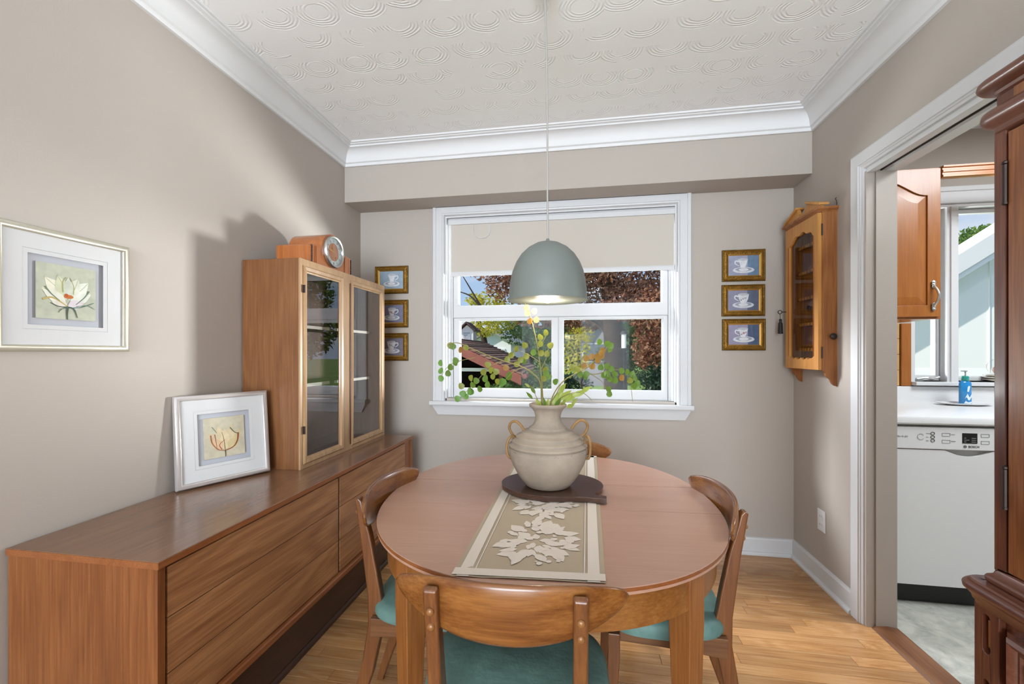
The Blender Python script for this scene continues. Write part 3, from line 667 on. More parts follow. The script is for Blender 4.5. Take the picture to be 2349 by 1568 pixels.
# ------------------------------------------------------------------ flower pictures
def petal(cx, cz, a, L_, w, n=9, bend=0):
    pts = []
    for sgn, rng in ((1, range(n+1)), (-1, range(n-1, 0, -1))):
        for k in rng:
            t = k/n; u = L_*t; v = sgn*w*math.sin(PI*t**.8)+bend*t*t
            pts.append((cx+u*math.sin(a)+v*math.cos(a), cz+u*math.cos(a)-v*math.sin(a)))
    return pts
def line(pts, w):
    P_ = smoothpath(pts, 5); l, r = [], []
    for i, p in enumerate(P_):
        t = (P_[min(i+1, len(P_)-1)]-P_[max(i-1, 0)]).normalized(); n_ = Vector((-t.y, t.x)); ww = w*(1-.6*i/len(P_))
        l.append(tuple(p+n_*ww)); r.append(tuple(p-n_*ww))
    return l+r[::-1]
ART = {}
def artm(c):
    if c not in ART: ART[c] = plain('paint_'+c, '#'+c, .7, spec=.2, var=.10, bscale=300)
    return ART[c]
def art(parent, name, w, h, back, shapes, y, scale=1.0, cx=0, cz=0):
    cols = [back]+sorted({c for _, c in shapes}-{back}); b = MB()
    b.mi = 0; b.box(-w/2, w/2, y, y+.003, -h/2, h/2)
    for i, (p, c) in enumerate(shapes):
        b.mi = cols.index(c); yy = y-.00025-.00006*i
        q = [(min(max(x*scale+cx, -w/2), w/2), min(max(z*scale+cz, -h/2), h/2)) for x, z in p]
        tr = tessellate_polygon([[Vector((x, z, 0)) for x, z in q]])
        b.add([(x, yy, z) for x, z in q], [tuple(t) for t in tr])
    return ob(name, b, [artm(c) for c in cols], parent, fix=False)
def flower_picture(name, label, loc, rz, tilt, fm, shapes, back):
    t = thing(name, label, 'picture', loc, rz); t.rotation_euler = (tilt, 0, rz)
    w, h = .338, .356
    ob('frame', MB().rectframe(w, h, [(0, 0), (0, -.016), (.004, -.021), (.012, -.023), (.018, -.020), (.020, -.012), (.020, 0)]), fm, t, smooth=50)
    ob('backing', MB().box(-w/2+.01, w/2-.01, -.003, -.001, -h/2+.01, h/2-.01), matg, t)
    ob('outer_mat', MB().prism([(-.150, -.159), (.150, -.159), (.150, .159), (-.150, .159)], -.012, -.010, 'y', [[(-.106, -.114), (.106, -.114), (.106, .114), (-.106, .114)]]), matw, t)
    ob('inner_mat', MB().prism([(-.1055, -.1135), (.1055, -.1135), (.1055, .1135), (-.1055, .1135)], -.0112, -.0095, 'y', [[(-.094, -.101), (.094, -.101), (.094, .101), (-.094, .101)]]), matw, t)
    art(t, 'painting', .148, .162, back, shapes, -.0085)
    ob('glazing', MB().box(-w/2+.018, w/2-.018, -.0145, -.0135, -h/2+.018, h/2-.018), picglass, t)
    return t
fs = []
for a, l, wd, c in ((-1.15, .070, .020, 'cfcdb4'), (1.15, .066, .018, 'c7cfbb'), (-.75, .082, .022, 'd6d3bd'), (.75, .080, .021, 'd3d8c6'), (-.35, .074, .019, 'ccd0b2'), (.38, .072, .019, 'd8dac9')):
    fs.append((petal(0, -.020, a, l, wd), c)); fs.append((line([(0, -.02), (l*.5*math.sin(a)+.004, -.02+l*.5*math.cos(a)), (l*math.sin(a), -.02+l*math.cos(a))], .0011), 'a9ab85'))
fs += [(petal(0, -.018, .02, .066, .013), 'c9cdbc'), (line([(-.012, .0), (-.013, .03), (-.004, .046)], .0018), '9da06a'), (line([(.014, -.004), (.015, .02), (.006, .046)], .0014), 'a5a478')]
fs += [(petal(-.005, -.030, -1.05, .064, .016), 'dfdfd0'), (petal(.005, -.030, 1.05, .064, .017), 'dcdfd3'), (petal(0, -.040, -1.35, .040, .012), 'd9d3c6'), (petal(.0, -.040, 1.25, .045, .014), 'd9cfd3')]
fs += [(line([(-.06, -.026), (-.04, -.018), (-.02, -.028), (0, -.042)], .003), 'b9a56a'), (line([(-.055, .012), (-.04, -.008), (-.02, -.026)], .0022), '6f7f6c'), (line([(.055, .012), (.042, -.010), (.02, -.034)], .002), '6f8270')]
fs += [(circ(.002, -.012, .012, 14, .006), 'c1713f'), (circ(-.004, -.008, .005, 10), 'b5572c'), (line([(0, -.043), (-.002, -.06), (-.001, -.081)], .0032), '55624f'), (line([(0, -.043), (-.02, -.044), (-.043, -.034)], .0018), '44524a'), (line([(0, -.044), (.015, -.048), (.024, -.074)], .0024), '4a584e'), (line([(0, -.044), (-.015, -.05), (-.024, -.062)], .0014), '5c6a5c'), (line([(.01, -.045), (.035, -.040), (.068, -.024)], .0016), '5d7a6c'), (line([(.02, -.04), (.05, -.034), (.07, -.044)], .001), '5d7a6c')]
_w = {'cfcdb4': 'd8d6be', 'c7cfbb': 'd6dccb', 'd6d3bd': 'e2dfcc', 'd3d8c6': 'e0e4d6'}
fs = [(p, _w.get(c, c)) for p, c in fs]
flower_picture('flower_picture', 'silver framed white open blossom picture hanging on the left wall', (XL+.001, 1.027, 1.410), PI/2, 0, silverf, fs, 'b9bca9')
f2 = [(petal(-.004, -.052, -.62, .092, .022), 'cdb79a'), (petal(.004, -.052, .62, .096, .023), 'c9b995'), (petal(-.002, -.052, -.22, .100, .020), 'd4c3a0'), (petal(.002, -.052, .24, .104, .021), 'd0bf9c'), (petal(0, -.055, .0, .090, .019), 'd9c8a4'),
      (petal(-.012, -.052, -.50, .060, .018), 'd8b796'), (petal(.014, -.052, .55, .060, .018), 'cfbd92'),
      (line([(-.05, .012), (-.045, -.02), (-.025, -.048), (0, -.056)], .0028), '9c6e4a'), (line([(.05, .01), (.046, -.022), (.03, -.046), (0, -.056)], .0036), '8f5a35'), (line([(-.036, .014), (-.032, -.015), (-.03, -.04)], .0016), '8a6a4c'), (line([(.0, -.055), (-.004, -.01), (-.01, .02)], .0016), '8b7a4a'), (line([(.02, .035), (.035, .015), (.05, .005)], .0022), '66705a'), (line([(-.045, .045), (-.035, .03), (-.028, .018)], .0014), '7d7f66'), (line([(-.012, -.05), (-.02, -.03), (.0, -.012)], .0016), '9a5c3c'), (line([(.0, -.055), (.001, -.068), (0, -.081)], .0024), '5d5138')]
flower_picture('flower_picture', 'silver framed closed tulip picture leaning on the sideboard', (-1.452, 1.506, .882), PI/2-math.radians(25), -math.radians(5.5), silverg, f2, 'c5bda6')
# ------------------------------------------------------------------ teacup pictures
def cup(kind, flip):
    s = -1 if flip else 1
    X = lambda pts: [(s*x, z) for x, z in pts]
    body = [(-.028, .030), (.026, .030), (.020, .006), (.010, -.014), (-.012, -.014), (-.023, .006)] if kind % 2 else [(-.022, .032), (.030, .034), (.020, .014), (.014, -.012), (-.008, -.014), (-.014, .012)]
    sh = [(X(circ(0, -.024, .052, 24, .016)), 'cdd0d6'), (X(circ(0, -.021, .040, 24, .010)), '9aa0ac'), (X(circ(0, -.022, .024, 18, .008)), 'd7d8dc')]
    hx = .024; hd = [(hx, .020), (hx+.014, .024), (hx+.016, .010), (hx-.002, -.002)]
    sh += [(X(line(hd, .0035)), 'dcdde0'), (X(body), 'd9dade'), (X(circ(body[0][0]*.5+body[1][0]*.5, .031, abs(body[1][0]-body[0][0])/2, 18, .006)), 'b9bcc4')]
    if kind >= 1: sh += [(X(circ(.0, .008, .006, 10)), 'b77f86' if kind > 1 else 'aeb3bd'), (X(circ(.010, .002, .004, 8)), '8b8f7a'), (X(circ(-.010, .012, .004, 8)), '9a8f9c')]
    sh += [(X(line([(-.018, .022), (-.012, .0), (-.006, -.012)], .0016)), 'b4b8c0'), (X(line([(.014, .024), (.010, .004)], .0014)), 'c9ccd2')]
    return sh
def teacup_picture(label, x, z, kind, flip, back, half):
    t = thing('teacup_picture', label, 'picture', (x, YB-.001, z), 0, 'small gilt framed teacup pictures by the window')
    w, h = .243, .190
    fr = ob('frame', MB().rectframe(w, h, [(0, 0), (0, -.012), (.005, -.016), (.009, -.013), (.020, -.018), (.027, -.015), (.027, 0)]), gold, t)
    ob('outer_edge', MB().rectframe(w+.003, h+.003, [(0, 0), (0, -.010), (.003, -.012), (.004, 0)]), goldd, fr)
    ob('gilt_lip', MB().rectframe(w-.052, h-.052, [(0, -.004), (0, -.015), (.008, -.010), (.009, -.004)]), gold2, fr)
    bd = MB(); nb = 22
    for k in range(nb):
        for zz in (-h/2+.0135, h/2-.0135): bd.lathe([(0, -.0035), (.003, 0), (0, .0035)], 6, (-w/2+.016+(w-.032)*k/(nb-1), -.0165, zz))
    for k in range(15):
        for xx in (-w/2+.0135, w/2-.0135): bd.lathe([(0, -.0035), (.003, 0), (0, .0035)], 6, (xx, -.0165, -h/2+.022+(h-.044)*k/14))
    ob('beading', bd, gold2, fr)
    art(t, 'painting', w-.066, h-.066, back, ([([(.02, -.1), (.1, -.1), (.1, .1), (.02, .1)], half)] if half else [])+cup(kind, flip), -.007, 1.18)
    ob('glazing', MB().box(-w/2+.034, w/2-.034, -.0092, -.0086, -h/2+.034, h/2-.034), picglass, t)
LX = -1.302
teacup_picture('gilt framed white teacup on pale blue, top picture left of the window', LX, 1.737, 0, False, '93a6b6', None)
teacup_picture('gilt framed flowered teacup on violet grey, middle picture left of the window', LX, 1.500, 2, False, '77788f', None)
teacup_picture('gilt framed teacup on dusky violet, lowest picture left of the window', LX, 1.268, 1, False, '77727f', None)
teacup_picture('gilt framed plain white teacup, top picture right of the window', .991, 1.762, 0, True, '9a9cb0', '66809a')
teacup_picture('gilt framed wide teacup, middle picture right of the window', .989, 1.548, 1, True, '8c8ba0', '5b6478')
teacup_picture('gilt framed rose teacup, lowest picture right of the window', .992, 1.338, 2, True, '9590a8', '4c5f7d')
# ------------------------------------------------------------------ spoon cabinet on the right wall
sp = thing('spoon_cabinet', 'antique pine glazed spoon cabinet hung on the right wall by the doorway', 'cabinet', (XR, 2.490, 1.535), -PI/2)
w, dp = .170, .068      # half width, depth; front is -Y
def bracket(x0, x1):
    return MB().prism([(0, .405), (-dp, .405), (-dp, -.395), (-dp+.012, -.405), (-dp+.018, -.425), (-dp+.034, -.440), (-dp+.045, -.462), (-dp+.055, -.472), (0, -.476)][::-1], x0, x1, 'x')
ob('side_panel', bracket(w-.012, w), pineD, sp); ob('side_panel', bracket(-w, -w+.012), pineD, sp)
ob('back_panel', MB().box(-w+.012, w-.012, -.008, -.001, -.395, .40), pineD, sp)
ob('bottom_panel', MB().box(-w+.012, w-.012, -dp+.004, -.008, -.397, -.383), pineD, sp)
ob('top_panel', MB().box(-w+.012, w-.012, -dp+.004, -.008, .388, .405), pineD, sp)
ob('cornice', MB().rings([[(s[0]*(w+o), yv, z) for s, yv in (((-1,), 0), ((-1,), -dp-o-.014), ((1,), -dp-o-.014), ((1,), 0))] for o, z in ((.0, .402), (.004, .408), (.014, .416), (.016, .424), (0.016, .427), (0, .428))], close_ends=True), pineD, sp)
ped = [(-w-.004, .428), (w+.004, .428), (w+.006, .436), (.052, .492), (.040, .476), (.030, .456), (.016, .446), (0, .443), (-.016, .446), (-.030, .456), (-.040, .476), (-.052, .492), (-w-.006, .436)]
pd_ = ob('pediment', MB().prism(ped, -dp-.012, -dp+.004, 'y'), pine, sp)
for s in (-1, 1): ob('pediment_cap', MB().prism([(s*(w+.016), .434), (s*.046, .488), (s*.046, .499), (s*(w+.018), .446)], -dp-.022, -dp+.024, 'y'), pine, pd_, bevel=.002)
gw, gz0, gz1 = .126, -.345, .340
op = [(-gw, gz0+.020)]+[(-gw+.01+k*(2*gw-.02)/24, gz0+.012-.012*abs(math.sin(k/24*PI*4))*(1 if 3 < k < 21 else .3)) for k in range(25)]+[(gw, gz0+.020), (gw, gz1-.045)]
op += [(gw-.008-k*(2*gw-.016)/28, gz1-.040+.040*math.sin(PI*k/28)**.7+.006*math.sin(k/28*PI*6)) for k in range(29)]+[(-gw, gz1-.045)]
dr = ob('door', MB().prism([(-w+.002, -.394), (w-.002, -.394), (w-.002, .400), (-w+.002, .400)], -dp-.018, -dp-.001, 'y', [op]), pine, sp, bevel=.0015)
ob('pane', MB().box(-gw-.008, gw+.008, -dp-.008, -dp-.006, gz0-.002, gz1+.008), glass('old_glass', 1.22, (.85, .83, .79)), dr)
ob('glazing_bead', MB().box(-gw-.004, -gw-.001, -dp-.021, -dp-.017, gz0+.02, gz1-.045).box(gw+.001, gw+.004, -dp-.021, -dp-.017, gz0+.02, gz1-.045), pineD, dr)
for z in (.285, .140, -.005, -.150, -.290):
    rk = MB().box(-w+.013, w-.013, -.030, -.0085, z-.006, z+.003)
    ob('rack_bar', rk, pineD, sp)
    nt_ = MB()
    for k in range(9): nt_.box(-.128+k*.031, -.112+k*.031, -.034, -.030, z-.008, z+.008)
    ob('rack_teeth', nt_, pine, sp)
for z in (-.335, .285): ob('hinge', MB().tube([(w+.001, -dp-.001, z), (w+.001, -dp-.001, z+.058)], .0035, 8), ironm, sp)
ob('knob', MB().lathe([(.005, 0), (.006, .006), (.015, .010), (.016, .016), (.010, .021), (0, .022)], 16, (w, -.024, -.225), Matrix.Rotation(PI/2, 3, 'Y')), ironm, sp, smooth=50)
ob('knob', MB().lathe([(.004, 0), (.006, .006), (.015, .008), (.014, .014), (0, .016)], 16, (-.055, -.009, -.060), Matrix.Rotation(PI/2, 3, 'X')), ironm, sp, smooth=50)
key = ob('key', MB().tube([(-w+.008, -dp-.016, -.070), (-w+.006, -dp-.040, -.070)], .0025, 8).tube([(-w+.006+.0*k, -dp-.050+.010*math.cos(2*PI*k/14), -.070+.010*math.sin(2*PI*k/14)) for k in range(14)], .0022, 6, True), ironm, dr)
ob('tassel', MB().tube([(-w+.006, -dp-.050, -.080), (-w+.006, -dp-.048, -.112)], .0015, 6).lathe([(0, -.108), (.007, -.112), (.008, -.120), (.006, -.126), (.011, -.136), (.013, -.196), (0, -.198)], 14, (-w+.006, -dp-.047, 0)), plain('black_silk', '#0e1214', .6), key, smooth=60)
ob('wall_hook', MB().tube(smoothpath([(w+.004, -.004, .430), (w+.004, -.006, .455), (w+.006, -.012, .462), (w+.004, -.006, .470)], 4), .0015, 6), ironm, sp)
# ------------------------------------------------------------------ dining table
TXc, TYc, TR, TZ = -.113, 1.468, math.radians(3.2), .730
def sup(a, b, n=2.25, N=120):
    o = []
    for k in range(N):
        t = 2*PI*k/N; c, s = math.cos(t), math.sin(t)
        o.append((a*math.copysign(abs(c)**(2/n), c), b*math.copysign(abs(s)**(2/n), s)))
    return o
tb = thing('dining_table', 'round-ended walnut dining table with one inserted leaf', 'table', (TXc, TYc, 0), TR)
TA, TB_ = .550, .588
def clip(poly, lo, hi):
    def half(P_, f):
        out = []
        for i, p in enumerate(P_):
            q = P_[(i+1) % len(P_)]; fp, fq = f(p), f(q)
            if fp >= 0: out.append(p)
            if fp*fq < 0: t = fp/(fp-fq); out.append((p[0]+(q[0]-p[0])*t, p[1]+(q[1]-p[1])*t))
        return out
    return half(half(poly, lambda p: p[1]-lo), lambda p: hi-p[1])
otl = sup(TA, TB_)
for nm, lo, hi in (('table_half', -9, -.1272), ('leaf', -.1245, .1245), ('table_half', .1272, 9)):
    ob(nm, MB().prism(clip(otl, lo, hi), TZ-.017, TZ, 'z'), tableT, tb, bevel=.0012)
ob('edge_band', MB().rings([[(x*(1-i/.57), y_*(1-i/.57), z) for x, y_ in otl] for i, z in ((-.0008, TZ-.002), (-.0012, TZ-.008), (.004, TZ-.018), (.02, TZ-.021), (.02, TZ-.018), (.0005, TZ-.003))], loop=True), edgewood, tb, smooth=40)
for yj in (-.1258, .1258): ob('leaf_seam_shade', MB().box(-TA*.97, TA*.97, yj-.004, yj+.004, TZ-.016, TZ-.004), gap, tb)  # dark strips put in as the shade inside the leaf seams
ap1, ap2 = sup(TA-.030, TB_-.030), sup(TA-.052, TB_-.052)
for lo, hi in ((-9, -.127), (-.126, .126), (.127, 9)):
    A_ = [p for p in ap1]
    # outer and inner outline of one apron piece
    cl1, cl2 = clip(ap1, lo, hi), clip(ap2, lo, hi)
    if lo < -1 or hi > 1:
        s = -1 if lo < -1 else 1
        o1 = sorted([p for p in cl1 if True], key=lambda p: math.atan2(p[0], s*(p[1])))
        i1 = sorted([p for p in cl2 if True], key=lambda p: math.atan2(p[0], s*(p[1])))
        ob('apron', MB().prism(o1+i1[::-1], TZ-.112, TZ-.0205, 'z'), tableA, tb, smooth=30)
    else:
        for s in (-1, 1):
            ob('apron', MB().box(s*(TA-.052), s*(TA-.031), lo, hi, TZ-.112, TZ-.0205), tableA, tb)
for sx_ in (-1, 1):
    for sy_ in (-1, 1):
        a = math.atan2(sy_*.43, sx_*.36); b = MB(); rg = []
        for z, hw_ in ((TZ-.0205, .030), (TZ-.16, .030), (.0, .019)):
            out = hw_ if z > .3 else .021
            rg.append([(-2*hw_+.030, -hw_, z), (.030 if z > .3 else .018, -hw_, z), (.030 if z > .3 else .018, hw_, z), (-2*hw_+.030, hw_, z)])
        b.rings(rg, close_ends=True)
        ob('leg', b, tableL, tb, loc=(sx_*.350, sy_*.408, 0), rot=(0, 0, a), bevel=.0025)
# table runner
ru = thing('table_runner', 'beige damask table runner with pale flower pattern', 'runner', (0, 0, TZ))
c4 = [Vector((-.283, .893)), Vector((.056, .918)), Vector((.080, 2.040)), Vector((-.292, 2.020))]
def ruv(s, t):   # s across 0..1, t along 0..1
    return (c4[0]*(1-s)+c4[1]*s)*(1-t)+(c4[3]*(1-s)+c4[2]*s)*t
b = MB(); NS, NT = 10, 60; g = []
for j in range(NT+1):
    r = []
    for i in range(NS+1):
        p = ruv(i/NS, j/NT); z = .0014+.0012*noise.noise(Vector((p.x*9, p.y*9, 1)))
        if j <= 2: z += .004*abs(noise.noise(Vector((p.x*30, 3, 0))))
        r.append((p.x, p.y, max(z, .0008)))
    g.append(r)
vs = [p for r in g for p in r]; fsx = []
for j in range(NT):
    for i in range(NS): q = j*(NS+1)+i; fsx.append((q, q+1, q+NS+2, q+NS+1))
cloth = ob('cloth', b.add(vs, fsx), linen, ru, smooth=60)
def onrun(poly, z=.0034):
    return [(ruv(s, t).x, ruv(s, t).y, z) for s, t in poly]
bd = MB()
for s0, s1 in ((.035, .115), (.885, .965)):
    pts = [(s0, k/40) for k in range(41)]+[(s1, 1-k/40) for k in range(41)]
    for k in range(40): bd.add(onrun([(s0, k/40), (s1, k/40), (s1, (k+1)/40), (s0, (k+1)/40)]), [(0, 1, 2, 3)])
bd.add(onrun([(0, .004), (1, .004), (1, .03), (0, .03)], .0045), [(0, 1, 2, 3)]); bd.add(onrun([(0, .97), (1, .97), (1, .996), (0, .996)]), [(0, 1, 2, 3)])
for s0 in (.135, .86): bd.add(onrun([(s0, .03), (s0+.008, .03), (s0+.008, .97), (s0, .97)]), [(0, 1, 2, 3)])
ob('woven_border', bd, lace, ru, fix=False)
fm_ = MB(); rr = random.Random(5)
AR = .31   # runner width : length
def addp(poly, z):
    tr = tessellate_polygon([[Vector((p[0], p[1], 0)) for p in poly]]); fm_.add(onrun(poly, z), [tuple(t) for t in tr])
for mt in (.165, .415, .665, .90):
    for k in range(64):                                     # leaves and petals of the bouquet
        a = rr.uniform(0, 2*PI); d_ = .34*rr.random()**.7; L_ = rr.uniform(.08, .16); w_ = L_*rr.uniform(.22, .34)
        b_ = a+rr.uniform(-.7, .7); P_ = petal(0, 0, b_, L_, w_, 6, rr.uniform(-.02, .02))
        addp([(min(max(.5+d_*.66*math.sin(a)+x, .15), .85), mt+(d_*.92*math.cos(a)+z)*AR) for x, z in P_], .0028+.00001*k)
    for k in range(40):                                     # berries and blossoms
        a = rr.uniform(0, 2*PI); d_ = rr.uniform(.16, .40); r_ = rr.uniform(.010, .030)
        addp([(min(max(.5+d_*.8*math.sin(a)+x, .155), .845), mt+(d_*math.cos(a)*.9+z)*AR) for x, z in circ(0, 0, r_, 8)], .0034+.000005*k)
ob('flower_pattern', fm_, lace, ru, fix=False)
# serving board under the vase
VX, VY = -.113, 1.500
bo = [( .196*math.cos(t), .142*math.sin(t)) for t in [2*PI*k/48 for k in range(4, 45)]]
hnd = [(.190, -.085), (.215, -.098), (.236, -.112), (.240, -.100), (.232, -.070), (.205, -.045)]
bo = [( .185*math.cos(2*PI*k/60), .150*math.sin(2*PI*k/60)) for k in range(-3, 50)]+[(.098, -.135), (.125, -.134), (.15, -.139), (.188, -.141), (.190, -.112), (.155, -.104), (.150, -.085)]
tag(ob('serving_board', MB().prism(bo, 0, .016, 'z'), boardw, loc=(VX+.012, VY+.030, TZ+.0055), bevel=.002), 'dark wooden serving board under the vase', 'board')
VZ = TZ+.0225
vs_ = thing('vase', 'ribbed stoneware vase with rattan rings on its shoulders', 'vase', (VX, VY, VZ))
pr = [(0, 0), (.066, 0), (.080, .005), (.094, .022), (.110, .045), (.127, .077), (.1375, .104), (.1405, .124), (.1395, .138)]
for k in range(33):
    t = k/32; r0 = .1395-.006*t-.0735*t**1.75; pr.append((r0+.0034*math.cos(2*PI*4.5*t+PI), .139+.072*t))
pr += [(.056, .216), (.050, .226), (.0455, .240), (.0455, .250), (.049, .264), (.057, .276), (.065, .282), (.0675, .287), (.0665, .292), (.062, .294), (.055, .290), (.046, .276), (.040, .25), (.040, .20), (0, .2)]
ob('body', MB().lathe(pr, 64), pot, vs_, smooth=70)
sp_ = MB(); r3 = random.Random(3)
for k in range(26):
    a = r3.uniform(PI, 2*PI); sp_.lathe([(0, -.0004), (.0016*r3.uniform(.5, 1.3), 0), (0, .0006)], 6, (.1398*math.cos(a), .1398*math.sin(a), .134+r3.uniform(-.003, .003)), None)
sp_.lathe([(0, -.0005), (.0035, 0), (0, .0005)], 8, (.128*math.cos(-1.15), .128*math.sin(-1.15), .0905), Matrix.Rotation(PI/2, 3, 'X'))
ob('kiln_speckle', sp_, plain('dark_speck', '#3a2a1e', .8), vs_)
for s, dz in ((-1, 0), (1, .010)):
    lp = [(s*.085, -.012, .196+dz), (s*.098, -.014, .216+dz), (s*.116, -.012, .228+dz), (s*.133, -.006, .222+dz), (s*.141, .0, .203+dz), (s*.132, .004, .180+dz), (s*.120, .006, .168+dz)]
    h1 = ob('loop_handle', MB().tube(smoothpath(lp, 5), .0048, 8), rope, vs_, smooth=60)
    cxr = s*.128; ring = [(cxr+s*.018*math.cos(2*PI*k/28)*(.9 if s < 0 else .55), -.015*math.cos(2*PI*k/28)-.02, .135+dz+.040*math.sin(2*PI*k/28)) for k in range(28)]
    if s > 0: ring = [(x+.012, y_, z) for x, y_, z in ring]
    ob('hanging_ring', MB().tube(ring, .0046, 8, True), rope, vs_, smooth=60)
# ------------------------------------------------------------------ foliage
lg = [leafmat('leaf_green', ['#47661f', '#62822c', '#86a04a'], .45, .45, 30), leafmat('leaf_olive', ['#6c7426', '#858b34', '#a3a352'], .45, .45, 30),
      leafmat('leaf_amber', ['#85601e', '#9c7430', '#b38d4c'], .5, .45, 30), leafmat('leaf_cream', ['#cdb984', '#dccb9c', '#e8dbb6'], .5, .4, 30),
      leafmat('leaf_bright_green', ['#568436', '#71a04a', '#90ba6a'], .45, .5, 30), leafmat('leaf_variegated', ['#6c8a2e', '#9fae4a', '#d3d48c'], .4, .35, 60)]
stemm = plain('stem', '#7d7440', .6)
def leafmesh(m, kind):
    b = MB()
    if kind == 'round':
        n = 10; ring = []
        for k in range(n):
            a = 2*PI*k/n; r = 1+.10*math.cos(a)-.08*math.cos(3*a); ring.append((.9*r*math.sin(a), -.18*abs(math.sin(a)), 1.0-r*math.cos(a)))
        b.add([(0, .10, 1.0)]+ring, [(0, 1+k, 1+(k+1) % n) for k in range(n)])
    else:
        n = 7; c_, l_, r_ = [], [], []
        for k in range(n+1):
            t = k/n; w_ = .42*math.sin(PI*min(t*1.05, 1))**.8*(1-.3*t); y_ = -.35*t*t
            c_.append((0, y_+.03, 2*t)); l_.append((-w_, y_-.05, 2*t)); r_.append((w_, y_-.05, 2*t))
        vs = c_+l_+r_; f_ = []
        for k in range(n): f_ += [(k, k+1, n+2+k, n+1+k), (k, 2*n+2+k, 2*n+3+k, k+1)]
        b.add(vs, f_)
    me = bpy.data.meshes.new('leaf'); me.from_pydata(b.v, [], b.f); me.update(); me.materials.append(m)
    me.polygons.foreach_set('use_smooth', [True]*len(me.polygons)); return me
LM = [leafmesh(m, 'round') for m in lg[:5]]+[leafmesh(lg[5], 'long'), leafmesh(lg[0], 'long')]
rl = random.Random(11)
def branch(label, stems, leaves, depth):
    t = thing('foliage_branch', label, 'plant', (VX+rl.uniform(-.01, .01), VY, VZ+.215))
    o0 = t.location.copy()
    W3 = lambda u, v, dy=0: at(u, v, y=VY+dy)-o0
    for st_pts, r in stems:
        n_ = len(st_pts)
        pts = [W3(u, v, depth*(i/max(n_-1, 1))) for i, (u, v) in enumerate(st_pts)]
        if st_pts[0][1] > 900: pts = [Vector((0, 0, 0))]+pts
        sm_ = smoothpath(pts, 5)
        ob('stem', MB().tube(sm_, [r*(1-.55*i/len(sm_)) for i in range(len(sm_))], 6), stemm, t, smooth=60)
    for (u, v, k, s) in leaves:
        o = bpy.data.objects.new('leaf', LM[k]); COL.objects.link(o); o.parent = t
        d_ = depth*min(1, abs(u-1245)/180)+rl.uniform(-.025, .025)
        o.location = W3(u, v, d_)+Vector((0, 0, -s*.9 if k < 5 else -.004)); o.scale = (s, s, s)
        ang = rl.uniform(-.9, .9) if k < 5 else math.atan2(u-1255, 30)+rl.uniform(-.3, .3)
        o.rotation_euler = (rl.uniform(-.35, .35), ang, rl.uniform(-.6, .6))
G, O_, A, C_, B_ = 0, 1, 2, 3, 4
L1 = [(1028, 790, O_), (1043, 793, G), (1060, 800, A), (1067, 796, O_), (1010, 832, B_), (1010, 850, B_), (1017, 865, B_), (1028, 856, G), (1034, 842, G), (1042, 830, G), (1048, 826, G)]
L1 += [(1105, 852, O_), (1125, 833, O_), (1122, 846, O_), (1128, 862, O_), (1138, 872, O_), (1143, 850, O_), (1118, 882, G), (1105, 890, G), (1096, 872, G), (1088, 882, G), (1078, 865, O_), (1062, 884, O_), (1078, 898, B_), (1072, 908, B_), (1056, 900, B_), (1054, 913, B_), (1164, 842, A)]
L1 = [(u, v, k, .0125) for u, v, k in L1]+[(1156, 874, B_, .017), (1168, 862, G, .017), (1084, 896, B_, .015), (1112, 868, G, .014)]
branch('arching branch of small round leaves reaching left from the vase', [([(1243, 925), (1240, 880), (1222, 856), (1195, 840), (1160, 829), (1120, 815), (1085, 800), (1050, 786), (1028, 790)], .0030), ([(1150, 828), (1120, 845), (1095, 872), (1070, 898), (1055, 912)], .0018), ([(1090, 820), (1060, 826), (1030, 838), (1012, 862)], .0016), ([(1200, 842), (1180, 850), (1158, 872)], .0014)], L1, -.06)
L2 = [(1207, 791, O_), (1243, 772, O_), (1255, 762, O_), (1242, 788, O_), (1258, 790, O_), (1183, 800, O_), (1168, 812, O_), (1162, 824, O_), (1180, 832, O_), (1190, 823, O_), (1203, 815, O_), (1237, 808, O_), (1254, 811, O_), (1222, 808, G), (1198, 826, G), (1246, 868, O_), (1250, 855, G), (1262, 862, G), (1270, 873, G), (1213, 736, A), (1228, 733, A), (1206, 705, C_), (1222, 712, C_), (1212, 718, C_), (1247, 846, O_)]
branch('tall upright branch rising from the vase towards the lamp', [([(1247, 925), (1243, 880), (1238, 830), (1232, 790), (1222, 745), (1210, 705), (1200, 692)], .0028), ([(1238, 830), (1210, 812), (1185, 803), (1165, 815)], .0015), ([(1234, 800), (1246, 782), (1256, 764)], .0013), ([(1240, 850), (1255, 815), (1258, 792)], .0013)], [(u, v, k, .0125) for u, v, k in L2], .02)
L3 = [(1345, 822, A), (1356, 818, A), (1366, 814, A), (1376, 808, A), (1386, 803, A), (1372, 826, A), (1384, 815, A), (1357, 840, A), (1338, 838, A), (1330, 844, O_), (1318, 842, O_), (1330, 858, G), (1340, 862, G), (1350, 856, G), (1376, 784, G), (1388, 786, G), (1398, 792, G), (1400, 800, G), (1378, 842, G), (1388, 838, G), (1402, 846, G), (1392, 862, G), (1402, 868, G), (1410, 872, G), (1380, 858, G), (1396, 856, G), (1424, 866, A), (1428, 850, G), (1440, 852, G), (1450, 858, G), (1456, 866, G), (1446, 872, O_), (1460, 878, G), (1450, 882, G), (1414, 856, G), (1398, 903, G), (1392, 890, G)]
branch('branch of green and amber leaves leaning right from the vase', [([(1262, 925), (1278, 890), (1300, 868), (1330, 852), (1355, 836), (1378, 812), (1398, 792)], .0028), ([(1330, 852), (1365, 858), (1395, 850), (1425, 848), (1445, 866), (1448, 890), (1451, 920)], .0017), ([(1355, 858), (1378, 872), (1392, 892), (1399, 905)], .0014)], [(u, v, k, .0118) for u, v, k in L3], -.05)
